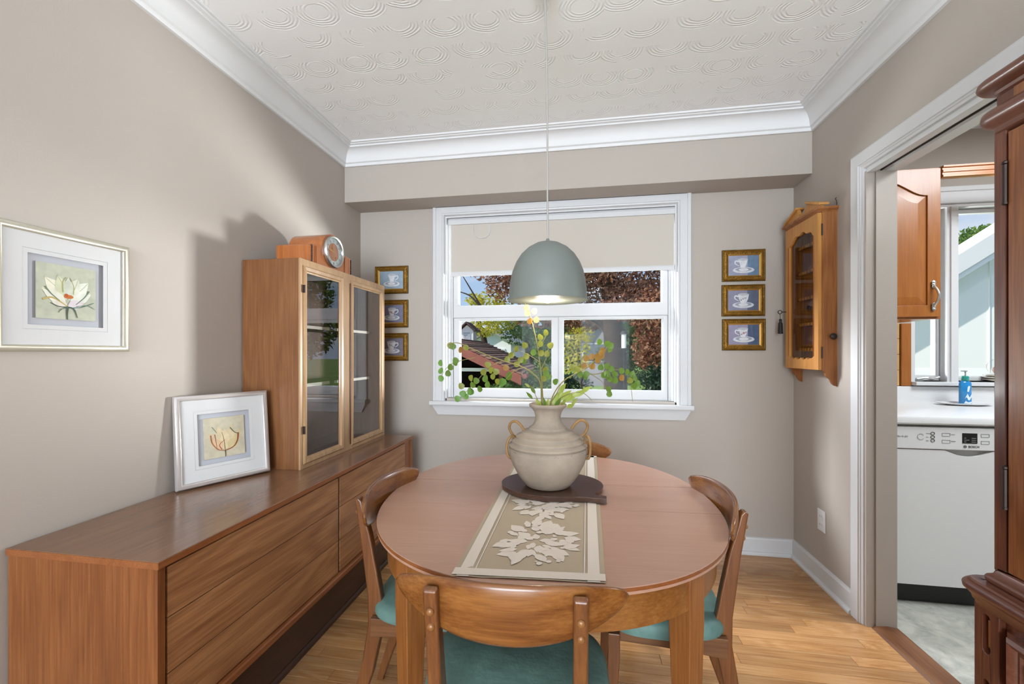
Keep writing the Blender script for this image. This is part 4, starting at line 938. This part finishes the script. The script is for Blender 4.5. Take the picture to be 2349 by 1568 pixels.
L4 = [(1243, 932, 5, .020), (1256, 934, 5, .019), (1250, 930, 6, .017), (1268, 928, 5, .028), (1276, 925, 5, .032), (1284, 915, 5, .030), (1290, 922, 5, .026), (1302, 918, 5, .026), (1300, 930, 5, .022), (1272, 932, 6, .022), (1286, 932, 5, .022), (1312, 905, 5, .028), (1222, 912, 6, .018), (1228, 900, 6, .018), (1216, 885, 5, .015), (1282, 898, 5, .026), (1330, 898, 5, .024), (1310, 928, 5, .02)]
branch('clump of pale variegated leaves at the mouth of the vase', [([(1262, 928), (1275, 905), (1287, 880)], .0022), ([(1270, 928), (1300, 905), (1335, 900), (1358, 918)], .002), ([(1238, 928), (1228, 905), (1220, 885)], .0016)], L4, -.03)
# ------------------------------------------------------------------ pendant lamp
PX, PY, PZ = -.1135, 1.500, 1.4155
pl = thing('pendant_lamp', 'sage grey dome pendant lamp hanging over the table', 'lamp', (PX, PY, PZ))
op_ = [(.1415, 0), (.1415, .006), (.1395, .012), (.1385, .040), (.134, .075), (.127, .106), (.114, .138), (.096, .166), (.072, .189), (.044, .205), (.020, .212), (.008, .2135), (0, .2135)]
ob('shade', MB().lathe([(.1395, .0)]+op_, 64), shade, pl, smooth=60)
ob('inner_lining', MB().lathe([(.1396, .0005)]+[(max(r-.0025, 0), z-.002) for r, z in op_[2:]], 64), shadein, pl, smooth=60)
ob('cord', MB().tube(smoothpath([(.001, 0, .213), (-.001, 0, .40), (-.002, 0, .75), (-.007, 0, 1.0), (-.013, 0, 1.149)], 6), .0032, 8), cordm, pl, smooth=60)
ob('cord_grip', MB().lathe([(.007, .212), (.007, .217), (.0045, .224), (0, .224)], 14), shade, pl, smooth=40)
ob('ceiling_rose', MB().lathe([(.05, 1.149), (.05, 1.128), (.045, 1.124), (0, 1.124)], 32, (-.013, 0, 0)), white, pl, smooth=40)
ob('socket', MB().lathe([(.0, .11), (.018, .11), (.018, .075), (.0, .075)], 16), white, pl, smooth=40)
ob('bulb', MB().lathe([(.013, .076), (.015, .062), (.026, .044), (.032, .025), (.030, .009), (.020, -.002), (.008, -.007), (0, -.008)], 24), plain('warm_bulb', '#fff2dc', .2, emis='#ffe2b5', es=4.0), pl, smooth=60)
lamp('bulb_light', 'POINT', (0, 0, -.030), 3.2, (1, .86, .66), size=.03, parent=pl)
# ------------------------------------------------------------------ chairs (origin on the floor under the rear leg tops, facing +Y)
CH = 'walnut dining chair'
c0 = thing('dining_chair', CH+' nearest the camera, turned away from it', 'chair', (-.139, .756, 0), math.radians(2.2), 'dining chairs around the table')
def backrest():
    b = MB(); rg = []; NSg = 40
    for i in range(NSg+1):
        s = -1+2*i/NSg; s = math.copysign(abs(s)**.85, s)
        x = .236*s; r = max(1-abs(s)**5, 0)**.5
        mid = .744+.014*s*s; up = (.797-.012*s*s-mid)*r+.0015; dn = (mid-(.674+.050*s*s))*r+.0015; th = .0095*(.25+.75*r)
        yc = .013+.060*s*s; ring = []
        for k in range(16):
            a = 2*PI*k/16; c, sn = math.cos(a), math.sin(a)
            zz = mid+(up if sn > 0 else dn)*math.copysign(abs(sn)**.55, sn); yy = yc+th*math.copysign(abs(c)**.7, c)-(zz-.735)*.10
            ring.append((x, yy, zz))
        rg.append(ring)
    return b.rings(rg, close_ends=True)
ob('backrest', backrest(), chairB, c0, smooth=60)
LP = [(.000, .778), (.007, .735), (.021, .650), (.042, .480), (.043, .400), (.022, .270), (-.058, 0), (-.034, 0), (.058, .250), (.084, .370), (.088, .470), (.074, .550), (.050, .670), (.030, .738), (.022, .774), (.012, .784)]
for s in (-1, 1):
    l_ = ob('leg', MB().prism(LP, s*.142-.014, s*.142+.014, 'x'), chairL, c0, bevel=.005, seg=3)
    for z, yy in ((.737, .006), (.704, .0125)):
        ob('dowel_plug', MB().lathe([(.0075, 0), (.0075, .003), (.005, .0055), (0, .006)], 14, (s*.142, yy, z), Matrix.Rotation(PI/2+.13, 3, 'X')), plugm, l_, smooth=50)
    b = MB(); rg = []
    for z, h_, dx_, dy_ in ((.430, .017, 0, 0), (.36, .017, 0, 0), (0, .010, .012, .02)):
        x = s*(.188+dx_); yv = .372+dy_; rg.append([(x-h_, yv-h_, z), (x+h_, yv-h_, z), (x+h_, yv+h_, z), (x-h_, yv+h_, z)])
    ob('leg', b.rings(rg, close_ends=True), chairL, c0, bevel=.003)
    ob('side_rail', MB().prism([(.060, .432), (.380, .432), (.380, .394), (.22, .388), (.060, .376)], s*.168-.009, s*.168+.009, 'x'), chairRl, c0, bevel=.002)
ob('front_rail', MB().box(-.172, .172, .366, .384, .392, .431), chairRl, c0, bevel=.002)
ob('rear_rail', MB().box(-.142, .142, .050, .070, .385, .431), chairRl, c0, bevel=.002)
b = MB(); rg = []
def seatring(k, z):
    return [(x*(.218 if y_ > 0 else .218-.028*(-y_))*k, .222+y_*.176*k, z+(.006*y_*k if z > .44 else 0)) for x, y_ in sup(1, 1, 4.2, 56)]
for k, z in ((.90, .4325), (.985, .434), (1.0, .446), (.995, .462), (.965, .474), (.90, .481), (.6, .487), (.25, .490), (.02, .491)): rg.append(seatring(k, z))
seat = ob('seat', b.rings(rg, close_ends=True), greenf, c0, smooth=60, label='teal green brocade seat')
dup(c0, (-.690, 1.336, 0), -PI/2+math.radians(3), CH+' on the left, between table and sideboard')
dup(c0, (.472, 1.412, 0), PI/2-math.radians(1), CH+' on the right, between table and doorway')
dup(c0, (-.085, 2.100, 0), PI, CH+' at the far end, mostly hidden below the window')
# ------------------------------------------------------------------ china cabinet at the right edge
cc_ = thing('china_cabinet', 'tall dark carved china cabinet at the right edge by the doorway', 'cabinet', (.875, .387, 0), -PI/2)
CW, CD = .700, .390
def mould(prof, w, d, r=.012):
    rg = []
    for o, z in prof:
        pts = [(-w-o, d)]
        for k in range(5):
            a = PI+PI/2*k/4; pts.append((-w-o+(r+o)+(r+o)*math.cos(a)-0, -o+(r+o)+(r+o)*math.sin(a)))
        pts += [(w+o, -o), (w+o, d)]
        rg.append([(x, y_, z) for x, y_ in pts])
    return MB().rings(rg, close_ends=True)
def bulge(o0, o1, z0, z1, n=8):
    return [(o0+(o1-o0)*math.sin(PI*k/n), z0+(z1-z0)*(1-math.cos(PI*k/n))/2) for k in range(n+1)]
ob('lower_body', MB().box(-CW, CW, .012, CD, .06, .678), chinaW, cc_)
ob('plinth', mould([(0, 0), (.018, 0), (.018, .055), (.010, .07), (0, .075)], CW, CD), chinaM, cc_, smooth=40)
slots = [[(x, z) for x, z in circ(0, zc+.034, .0085, 9, None, 0, PI)]+[(x, z) for x, z in circ(0, zc-.034, .0085, 9, None, PI, 2*PI)] for zc in (.617, .475, .333, .19)]
for s in (-1, 1):
    xp = s*(CW-.028)
    p_ = ob('pilaster', MB().prism([(xp-.028, .075), (xp+.028, .075), (xp+.028, .678), (xp-.028, .678)], -.002, .012, 'y', [[(x+xp, z) for x, z in sl] for sl in slots]), chinaW, cc_, bevel=.002)
    for zc in (.617, .475, .333, .19): ob('flute_core', MB().box(xp-.0035, xp+.0035, .004, .012, zc-.03, zc+.03), chinaP, p_, bevel=.002)
ob('top_ledge', mould([(.0, .668), (.004, .672), (.006, .680), (.010, .684), (.012, .692), (.016, .697)]+bulge(.016, .026, .700, .722)[1:]+[(.016, .724), (.012, .727), (-.02, .728)], CW, CD), chinaM, cc_, smooth=35)
ob('hutch_base_moulding', mould([(.0, .727), (.0, .730)]+bulge(-.004, .003, .731, .748)+[(-.010, .752), (-.014, .760), (-.018, .762)], CW-.018, CD-.02), chinaM, cc_, smooth=35)
nd_ = 3; dwid = (2*CW-.13)/nd_
for k in range(nd_):
    x0 = -CW+.065+k*dwid; xc_ = x0+dwid/2
    for z0, z1, nm in ((.525, .655, 'drawer'), (.09, .512, 'cupboard_door')):
        d_ = ob(nm, MB().box(-dwid/2+.006, dwid/2-.006, .0, .0115, -(z1-z0)/2+.004, (z1-z0)/2-.004), chinaW, cc_, loc=(xc_, 0, (z0+z1)/2))
        ob('panel_moulding', MB().rectframe(dwid-.026, z1-z0-.022, [(0, .0), (0, -.008), (.007, -.014), (.014, -.010), (.018, -.003), (.024, -.005), (.028, 0)]), chinaM, d_, smooth=35)
        ob('panel', MB().rectframe(dwid-.085, z1-z0-.08, [(0, 0), (.016, -.009), (.05, -.009), (.05, 0)]).box(-dwid/2+.085, dwid/2-.085, -.009, 0, -(z1-z0)/2+.08, (z1-z0)/2-.08) if z1-z0 > .2 else MB().box(-dwid/2+.05, dwid/2-.05, -.006, 0, -.018, .018), chinaP, d_, bevel=.002)
UW, UY = CW-.019, .020
ob('upper_body', MB().box(-UW, UW, UY+.014, CD-.02, .745, 1.715), chinaW, cc_)
for s in (-1, 1): ob('upper_pilaster', MB().box(s*(UW-.026), s*UW, UY, UY+.014, .755, 1.715), chinaW, cc_, bevel=.002)
dwid = (2*UW-.064)/3
for k in range(3):
    xc_ = -UW+.032+dwid*(k+.5)
    d_ = ob('upper_door', MB().prism([(-dwid/2+.003, .765), (dwid/2-.003, .765), (dwid/2-.003, 1.695), (-dwid/2+.003, 1.695)], 0, .018, 'y', [[(-dwid/2+.06, .83), (dwid/2-.06, .83), (dwid/2-.06, 1.62), (-dwid/2+.06, 1.62)]]), chinaP, cc_, loc=(xc_, UY-.004, 0), bevel=.002)
    ob('door_moulding', MB().rectframe(dwid-.108, .80, [(0, .0), (0, -.005), (.005, -.008), (.010, -.004), (.013, .004), (.013, .010), (0, .010)]), chinaM, d_, loc=(0, 0, 1.225))
    ob('inner_panel', MB().box(-dwid/2+.06, dwid/2-.06, .009, .013, .83, 1.62), chinaP, d_)
    for z in (.90, 1.545):
        hg = MB().tube([(-dwid/2-.001, -.002, z), (-dwid/2-.001, -.002, z+.082)], .0042, 8)
        for zz in (z-.004, z+.082): hg.lathe([(0, 0), (.0052, .002), (.0052, .006), (0, .010)], 8, (-dwid/2-.001, -.002, zz))
        ob('hinge', hg, ironm, d_)
UP = .0
m_ = mould([(-.002, 1.702), (.004, 1.706), (.005, 1.716), (.009, 1.720)]+bulge(.010, .026, 1.722, 1.756)[1:]+[(.006, 1.757), (-.02, 1.758)], UW, CD-.02)
for i in range(len(m_.v)): m_.v[i] = (m_.v[i][0], m_.v[i][1]+UY, m_.v[i][2])
ob('lower_cornice', m_, chinaM, cc_, smooth=35)
ob('frieze', MB().box(-UW, UW, UY+.006, CD-.02, 1.755, 1.792), chinaW, cc_)
fz = MB()
for k in range(3): fz.box(-UW+.04+k*.445, -UW+.04+k*.445+.40, UY+.001, UY+.006, 1.7585, 1.786)
ob('frieze_panels', fz, chinaP, cc_, bevel=.0015)
m_ = mould([(-.004, 1.786), (.004, 1.788), (.006, 1.794)]+bulge(.010, .032, 1.795, 1.826)[1:]+[(.012, 1.828), (-.01, 1.829)], UW, CD-.02)
for i in range(len(m_.v)): m_.v[i] = (m_.v[i][0], m_.v[i][1]+UY, m_.v[i][2])
ob('top_cornice', m_, chinaM, cc_, smooth=35)
# ------------------------------------------------------------------ outdoors
GZ = -.35
grass = plain('lawn_grass', '#6f8a3c', .9, var=.35, bscale=8)
struct('ground', MB().box(-60, 70, 3.12, 90, GZ-.2, GZ), grass, 'green lawn behind the house')
def rad(px, y): return px*y/F
def blobs(spec, size, per, seed, jitter=1.0, dens=1.0):
    r_ = random.Random(seed); vs, fs_ = [], []
    for (u, v, ru, rv, yy) in spec:
        c = at(u, v, y=yy); a, b_ = rad(ru, yy), rad(rv, yy); dp_ = (a+b_)/2
        n_ = int(per*ru*rv/2500*dens)
        for _ in range(n_):
            while True:
                q = Vector((r_.uniform(-1, 1), r_.uniform(-1, 1), r_.uniform(-1, 1)))
                if q.length <= 1: break
            p = c+Vector((q.x*a, q.y*dp_, q.z*b_)); s = size*r_.uniform(.5, 1.25)
            if p.z < GZ+.05: continue
            nrm = Vector((r_.gauss(0, 1), r_.gauss(0, 1), r_.gauss(0, 1)+.6)).normalized()
            t = nrm.orthogonal().normalized(); t = (t*math.cos(6.28*q.x)+nrm.cross(t)*math.sin(6.28*q.x)).normalized(); w_ = nrm.cross(t)
            k = len(vs); vs += [p-t*s, p-w_*s*.5+t*s*.1, p+t*s, p+w_*s*.5+t*s*.1]; fs_.append((k, k+1, k+2, k+3))
    b = MB(); b.v = [tuple(p) for p in vs]; b.f = [list(f) for f in fs_]; b.m = [0]*len(fs_); return b
def tree(name, label, cat, base, spec, m, size, per, seed, trunk=None, limbs=(), group=None):
    t = thing(name, label, cat, base, 0, group)
    b = blobs(spec, size*.78, per*1.75, seed); b.v = [tuple(Vector(p)-Vector(base)) for p in b.v]
    ob('foliage', b, m, t, kind='stuff', fix=False)
    if trunk: ob('trunk', MB().tube([Vector(p)-Vector(base) for p in smoothpath(trunk[0], 5)], [trunk[1]*(1-.5*i/(5*(len(trunk[0])-1))) for i in range(5*(len(trunk[0])-1)+1)], 10), barkm, t, smooth=60)
    for lb, r in limbs: ob('limb', MB().tube([Vector(p)-Vector(base) for p in smoothpath(lb, 4)], [r*(1-.7*i/(4*(len(lb)-1))) for i in range(4*(len(lb)-1)+1)], 7), barkm, t, smooth=60)
copper = leafmat('copper_leaves', ['#3a2a26', '#6a4238', '#9c6a54', '#dcb092', '#7a8440'], .45, .6, 5)
yellow = leafmat('yellow_leaves', ['#7d8a22', '#b5b02c', '#d9cf55', '#e6dc7a'], .5, .55, 5)
greenl = leafmat('green_leaves', ['#243a1c', '#3c5a2a', '#5c7d38', '#7f9c4c'], .5, .45, 5)
darkl_ = leafmat('dark_green_leaves', ['#14241a', '#21382a', '#34523a', '#4c6a44'], .5, .35, 5)
YT = 11.0
bt = at(1412, 900, y=YT); bt.z = GZ
W_ = lambda u, v, y=YT: at(u, v, y=y)
tree('copper_beech', 'big copper-leaved tree with a dark trunk outside the window', 'tree', bt,
     [(1170, 585, 120, 75, 11.5), (1300, 560, 160, 90, 11), (1450, 580, 150, 90, 10.5), (1505, 730, 55, 85, 10), (1330, 668, 120, 45, 11.5), (1450, 690, 70, 50, 10.5), (1250, 720, 90, 34, 12), (1180, 660, 70, 36, 11.5), (1500, 805, 48, 45, 10.5), (1330, 738, 70, 26, 11.5)],
     copper, .085, 560, 1, ([bt, W_(1410, 800), W_(1402, 720), W_(1396, 640), W_(1380, 540)], .32), [([W_(1405, 800), W_(1380, 745), W_(1330, 722), W_(1270, 718)], .09), ([W_(1402, 740), W_(1440, 690), W_(1480, 640)], .10), ([W_(1398, 660), W_(1340, 610), W_(1250, 590)], .10)])
b2 = W_(1118, 900, 13.0); b2.z = GZ
tree('yellow_maple', 'bright yellow-green tree behind the garage roof', 'tree', b2, [(1128, 705, 52, 40, 13), (1112, 748, 44, 26, 12.5), (1150, 735, 40, 30, 13.5), (1090, 690, 26, 20, 12)], yellow, .075, 620, 2,
     ([b2, W_(1112, 790, 13), W_(1098, 740, 13), W_(1100, 690, 13)], .12), [([W_(1100, 700, 10), W_(1078, 678, 10), W_(1052, 668, 10)], .03), ([W_(1105, 705, 10), W_(1075, 655, 10), W_(1060, 630, 10)], .025)])
b3 = W_(1338, 900, 9.5); b3.z = GZ
tree('yellow_bush', 'yellow-green bush in front of the grey shed', 'shrub', b3, [(1322, 790, 34, 40, 9.5), (1318, 832, 36, 30, 9.2), (1340, 770, 26, 24, 9.8)], yellow, .05, 420, 3, ([b3, W_(1332, 850, 9.5), W_(1325, 790, 9.5)], .03))
b4 = W_(1215, 900, 14); b4.z = GZ
tree('green_tree', 'mid green leafy tree between garage and window mullion', 'tree', b4, [(1205, 762, 62, 34, 14), (1255, 800, 34, 48, 12), (1262, 850, 28, 30, 10), (1185, 740, 40, 24, 14.5)], greenl, .075, 760, 4, ([b4, W_(1214, 830, 14), W_(1208, 770, 14)], .12))
b5 = W_(1215, 900, 8.0); b5.z = GZ
tree('green_shrub', 'dark green shrub at the garage corner', 'shrub', b5, [(1195, 876, 50, 26, 8.4), (1245, 870, 44, 34, 8.8), (1150, 890, 30, 16, 7.6)], greenl, .05, 700, 5)
b6 = W_(1318, 900, 10.5); b6.z = GZ
tree('dark_shrub', 'low dark shrub on the lawn beyond the right pane', 'shrub', b6, [(1320, 880, 42, 26, 10.5)], darkl_, .06, 900, 6)
b7 = W_(1500, 900, 9.5); b7.z = GZ
tree('dark_hedge', 'dark green hedge at the right side of the window view', 'hedge', b7, [(1502, 872, 36, 34, 9.5), (1535, 880, 40, 44, 9.5)], darkl_, .06, 1000, 7)
b8 = W_(1300, 860, 30); b8.z = GZ
tree('distant_trees', 'dense row of dark trees far beyond the lawn', 'trees', b8, [(1100, 790, 70, 40, 27), (1200, 800, 80, 45, 28), (1300, 790, 80, 60, 29), (1400, 790, 80, 70, 28), (1500, 780, 80, 70, 27), (1560, 790, 60, 60, 27)], greenl, .28, 620, 8)
tag(bpy.data.objects['distant_trees'], 'dense row of dark trees far beyond the lawn', 'trees', None, 'stuff')
b9 = W_(1440, 900, 13); b9.z = GZ
tree('grey_green_shrub', 'loose grey-green shrub around the copper tree trunk', 'shrub', b9, [(1440, 830, 50, 34, 13), (1400, 815, 40, 28, 13.5), (1478, 840, 40, 30, 14)], leafmat('sage_leaves', ['#3a4430', '#5a6544', '#7d8760', '#9aa07c'], .5, .4, 5), .07, 520, 9)
# bird feeder
bf = thing('bird_feeder', 'white tube bird feeder on a thin pole in front of the trunk', 'bird feeder', W_(1431, 798, 9.0))
ob('tube', MB().lathe([(.05, 0), (.05, .30), (0, .30)], 14), whitek, bf, smooth=40); ob('cap', MB().lathe([(.085, .29), (.04, .36), (0, .37)], 14), darkl, bf, smooth=40); ob('perch', MB().lathe([(.075, -.02), (.075, 0), (0, 0)], 14), darkl, bf)
ob('pole', MB().tube([(0, 0, GZ-bf.location.z), (0, 0, -.01)], .012, 6), darkl, bf)
# garage: gable end towards the house, ridge running away from it
gar = thing('garage', 'red-brown garage with a shingled gable roof beyond the left pane', 'garage', (0, 0, 0))
A0 = W_(1020, 772, 8.0); B0 = W_(1196, 857, 8.0); y0_, y1_ = 8.0, 11.2
redw = plain('red_brown_boards', '#8a4f45', .8, var=.15, bscale=30); shg = plain('brown_shingle', '#8a6a5e', .9, var=.25, bscale=20); shd = plain('dark_shingle', '#5c453e', .9, var=.25, bscale=20)
half = B0.x-A0.x; sl = (A0.z-B0.z)/half
wx = B0.x-.45
ob('gable_wall', MB().prism([(2*A0.x-wx, GZ), (wx, GZ), (wx, A0.z-(wx-A0.x)*sl-.12), (A0.x, A0.z-.12), (2*A0.x-wx, A0.z-(wx-A0.x)*sl-.12)], y0_+.3, y1_-.1, 'y'), redw, gar)
nbd = 12
for k in range(nbd):
    xb = A0.x+.1+k*(wx-A0.x-.15)/nbd; zt = A0.z-(xb-A0.x)*sl-.16
    ob('board', MB().prism([(xb, GZ), (xb+.16, GZ), (xb+.16, zt-.16*sl), (xb, zt)], y0_+.275, y0_+.3, 'y'), redw, gar)
zt_ = at(1100, 848, y=8.27).z
ob('trim_band', MB().box(A0.x-1, wx-.02, y0_+.25, y0_+.276, zt_-.03, zt_+.04), whitek, gar)
ncr = 15
for s in (1, -1):
    for k in range(ncr):
        t0, t1 = k/ncr, (k+1.25)/ncr
        xa, xb = A0.x+s*half*t0, A0.x+s*half*t1; za, zb_ = A0.z-half*t0*sl, A0.z-half*t1*sl
        ob('shingle_course', MB().add([(xa, y0_, za), (xb, y0_, zb_+.035), (xb, y1_, zb_+.035), (xa, y1_, za), (xa, y0_, za-.03), (xb, y0_, zb_-.01), (xb, y1_, zb_-.01), (xa, y1_, za-.03)], [(0,1,2,3),(4,7,6,5),(0,4,5,1),(1,5,6,2),(2,6,7,3),(3,7,4,0)]), shg if k % 3 else shd, gar)
    ob('rake_board', MB().add([(A0.x, y0_-.03, A0.z-.03), (A0.x+s*half, y0_-.03, B0.z-.03), (A0.x+s*half, y0_-.03, B0.z-.22), (A0.x, y0_-.03, A0.z-.22), (A0.x, y0_+.02, A0.z-.03), (A0.x+s*half, y0_+.02, B0.z-.03), (A0.x+s*half, y0_+.02, B0.z-.22), (A0.x, y0_+.02, A0.z-.22)], [(0,1,2,3),(4,7,6,5),(0,4,5,1),(1,5,6,2),(2,6,7,3),(3,7,4,0)]), redw, gar)
ob('gutter', MB().tube([(B0.x+.06, y0_, B0.z-.05), (B0.x+.06, y1_, B0.z-.05)], .05, 8), redw, gar)
cq = at(1074, 782, y=10.2)
cu = ob('cupola', MB().box(cq.x-.15, cq.x+.17, 10.05, 10.4, cq.z-.15, cq.z+.26).prism([(cq.x-.15, cq.z+.26), (cq.x+.17, cq.z+.26), (cq.x+.01, cq.z+.40)], 10.05, 10.4, 'y'), whitek, gar)
ob('cupola_roof', MB().prism([(cq.x-.22, cq.z+.24), (cq.x+.01, cq.z+.44), (cq.x+.24, cq.z+.24), (cq.x+.24, cq.z+.27), (cq.x+.01, cq.z+.48), (cq.x-.22, cq.z+.27)], 9.95, 10.5, 'y'), shd, cu)
for k in range(5): ob('louvre', MB().box(cq.x-.08, cq.x+.10, 10.035, 10.052, cq.z-.02+k*.05, cq.z+.01+k*.05), plain('louvre_grey%d' % k, '#a7adb5', .6), cu)
def house(name, label, u0, u1, v0, v1, y, col, roofc, rise):
    t = thing(name, label, 'house', (0, 0, 0)); a, b_ = at(u0, v0, y=y), at(u1, v1, y=y)
    ob('walls', MB().prism([(a.x, GZ), (b_.x, GZ), (b_.x, a.z), ((a.x+b_.x)/2, a.z+rise), (a.x, a.z)], y, y+5, 'y'), plain(name+'_wall', col, .7, var=.06, bscale=10), t)
    m = (a.x+b_.x)/2
    for s in (-1, 1): ob('roof', MB().prism([(m, a.z+rise+.02), (m+s*(abs(b_.x-a.x)/2+.25), a.z-.25*rise/(abs(b_.x-a.x)/2)), (m+s*(abs(b_.x-a.x)/2+.25), a.z+.12-.25*rise/(abs(b_.x-a.x)/2)), (m, a.z+rise+.14)], y-.25, y+5.2, 'y'), plain(name+'_roof%d' % s, roofc, .9), t)
    for k in (.3, .7):
        wxx = a.x+(b_.x-a.x)*k; wf = ob('window', MB().box(wxx-.3, wxx+.3, y-.04, y+.01, a.z-1.2, a.z-.3), whitek, t); ob('pane', MB().box(wxx-.24, wxx+.24, y-.05, y-.038, a.z-1.14, a.z-.36), plain(name+'_pane%d' % int(k*10), '#6c7680', .2), wf)
    return t
house('white_house', 'white house far behind the garage', 1080, 1172, 785, 850, 19, '#eceef0', '#9a9a98', .5)
house('grey_house', 'grey shed house seen beyond the right pane', 1332, 1392, 772, 850, 20, '#9d98a4', '#6c6670', .9)
# neighbour seen from the kitchen window
nh = thing('neighbour_house', 'pale sided neighbour house with a sloping eave outside the kitchen window', 'house', (0, 0, 0))
yn = 7.6
e1, e2 = at(2000, 762, y=yn), at(2420, 505, y=yn); sln = (e2.z-e1.z)/(e2.x-e1.x)
side = plain('pale_siding', '#e6e6e4', .6)
x0n, x1n = at(2060, 800, y=yn).x, at(2600, 800, y=yn).x
zz = lambda x, o=0: e1.z+(x-e1.x)*sln+o
ob('gable_wall', MB().prism([(x0n, GZ), (x1n, GZ), (x1n, zz(x1n, .05)), (x0n, zz(x0n, .05))], yn+.25, yn+.45, 'y'), side, nh)
for k in range(9):
    z0 = at(2150, 885-k*0, y=yn+.2).z+k*.16-.35
    if k < 4: ob('siding_board', MB().prism([(yn+.25, z0), (yn+.225, z0), (yn+.245, z0+.155), (yn+.25, z0+.155)], x0n, x1n, 'x'), side, nh)
for k in range(7): ob('siding_seam', MB().box(x0n+.25+k*.6, x0n+.262+k*.6, yn+.235, yn+.25, .9, zz(x0n+.25+k*.6, -.05)), side, nh)
ob('fascia', MB().prism([(x0n-.3, zz(x0n-.3, .0)), (x1n, zz(x1n, .0)), (x1n, zz(x1n, .10)), (x0n-.3, zz(x0n-.3, .10))], yn-.02, yn+.30, 'y'), whitek, nh)
ob('roof', MB().prism([(x0n-.3, zz(x0n-.3, .10)), (x1n, zz(x1n, .10)), (x1n, zz(x1n, .40)), (x0n-.3, zz(x0n-.3, .40))], yn-.05, yn+.46, 'y'), plain('pale_roof', '#d4d4d4', .7), nh)
b10 = W_(2230, 900, 13); b10.z = GZ
tree('garden_tree', 'sunlit green tree above the neighbour roof outside the kitchen window', 'tree', b10, [(2240, 556, 40, 32, 13), (2205, 584, 32, 26, 13), (2272, 545, 34, 26, 13.4), (2320, 560, 50, 50, 13)], leafmat('fresh_leaves', ['#41602a', '#5f8238', '#88a552', '#b3c277'], .5, .5, 5), .085, 900, 12, ([b10, W_(2232, 700, 13), W_(2232, 590, 13)], .14))
b11 = Vector((5.6, 10.0, GZ))
tree('side_garden_tree', 'leafy tree at the right of the garden, mirrored in the hutch door', 'tree', b11, [(1905, 620, 130, 120, 10), (1840, 740, 90, 80, 10), (1980, 740, 90, 80, 10)], greenl, .11, 380, 13, ([b11, b11+Vector((0, 0, 1.4)), b11+Vector((.1, 0, 2.6))], .16))
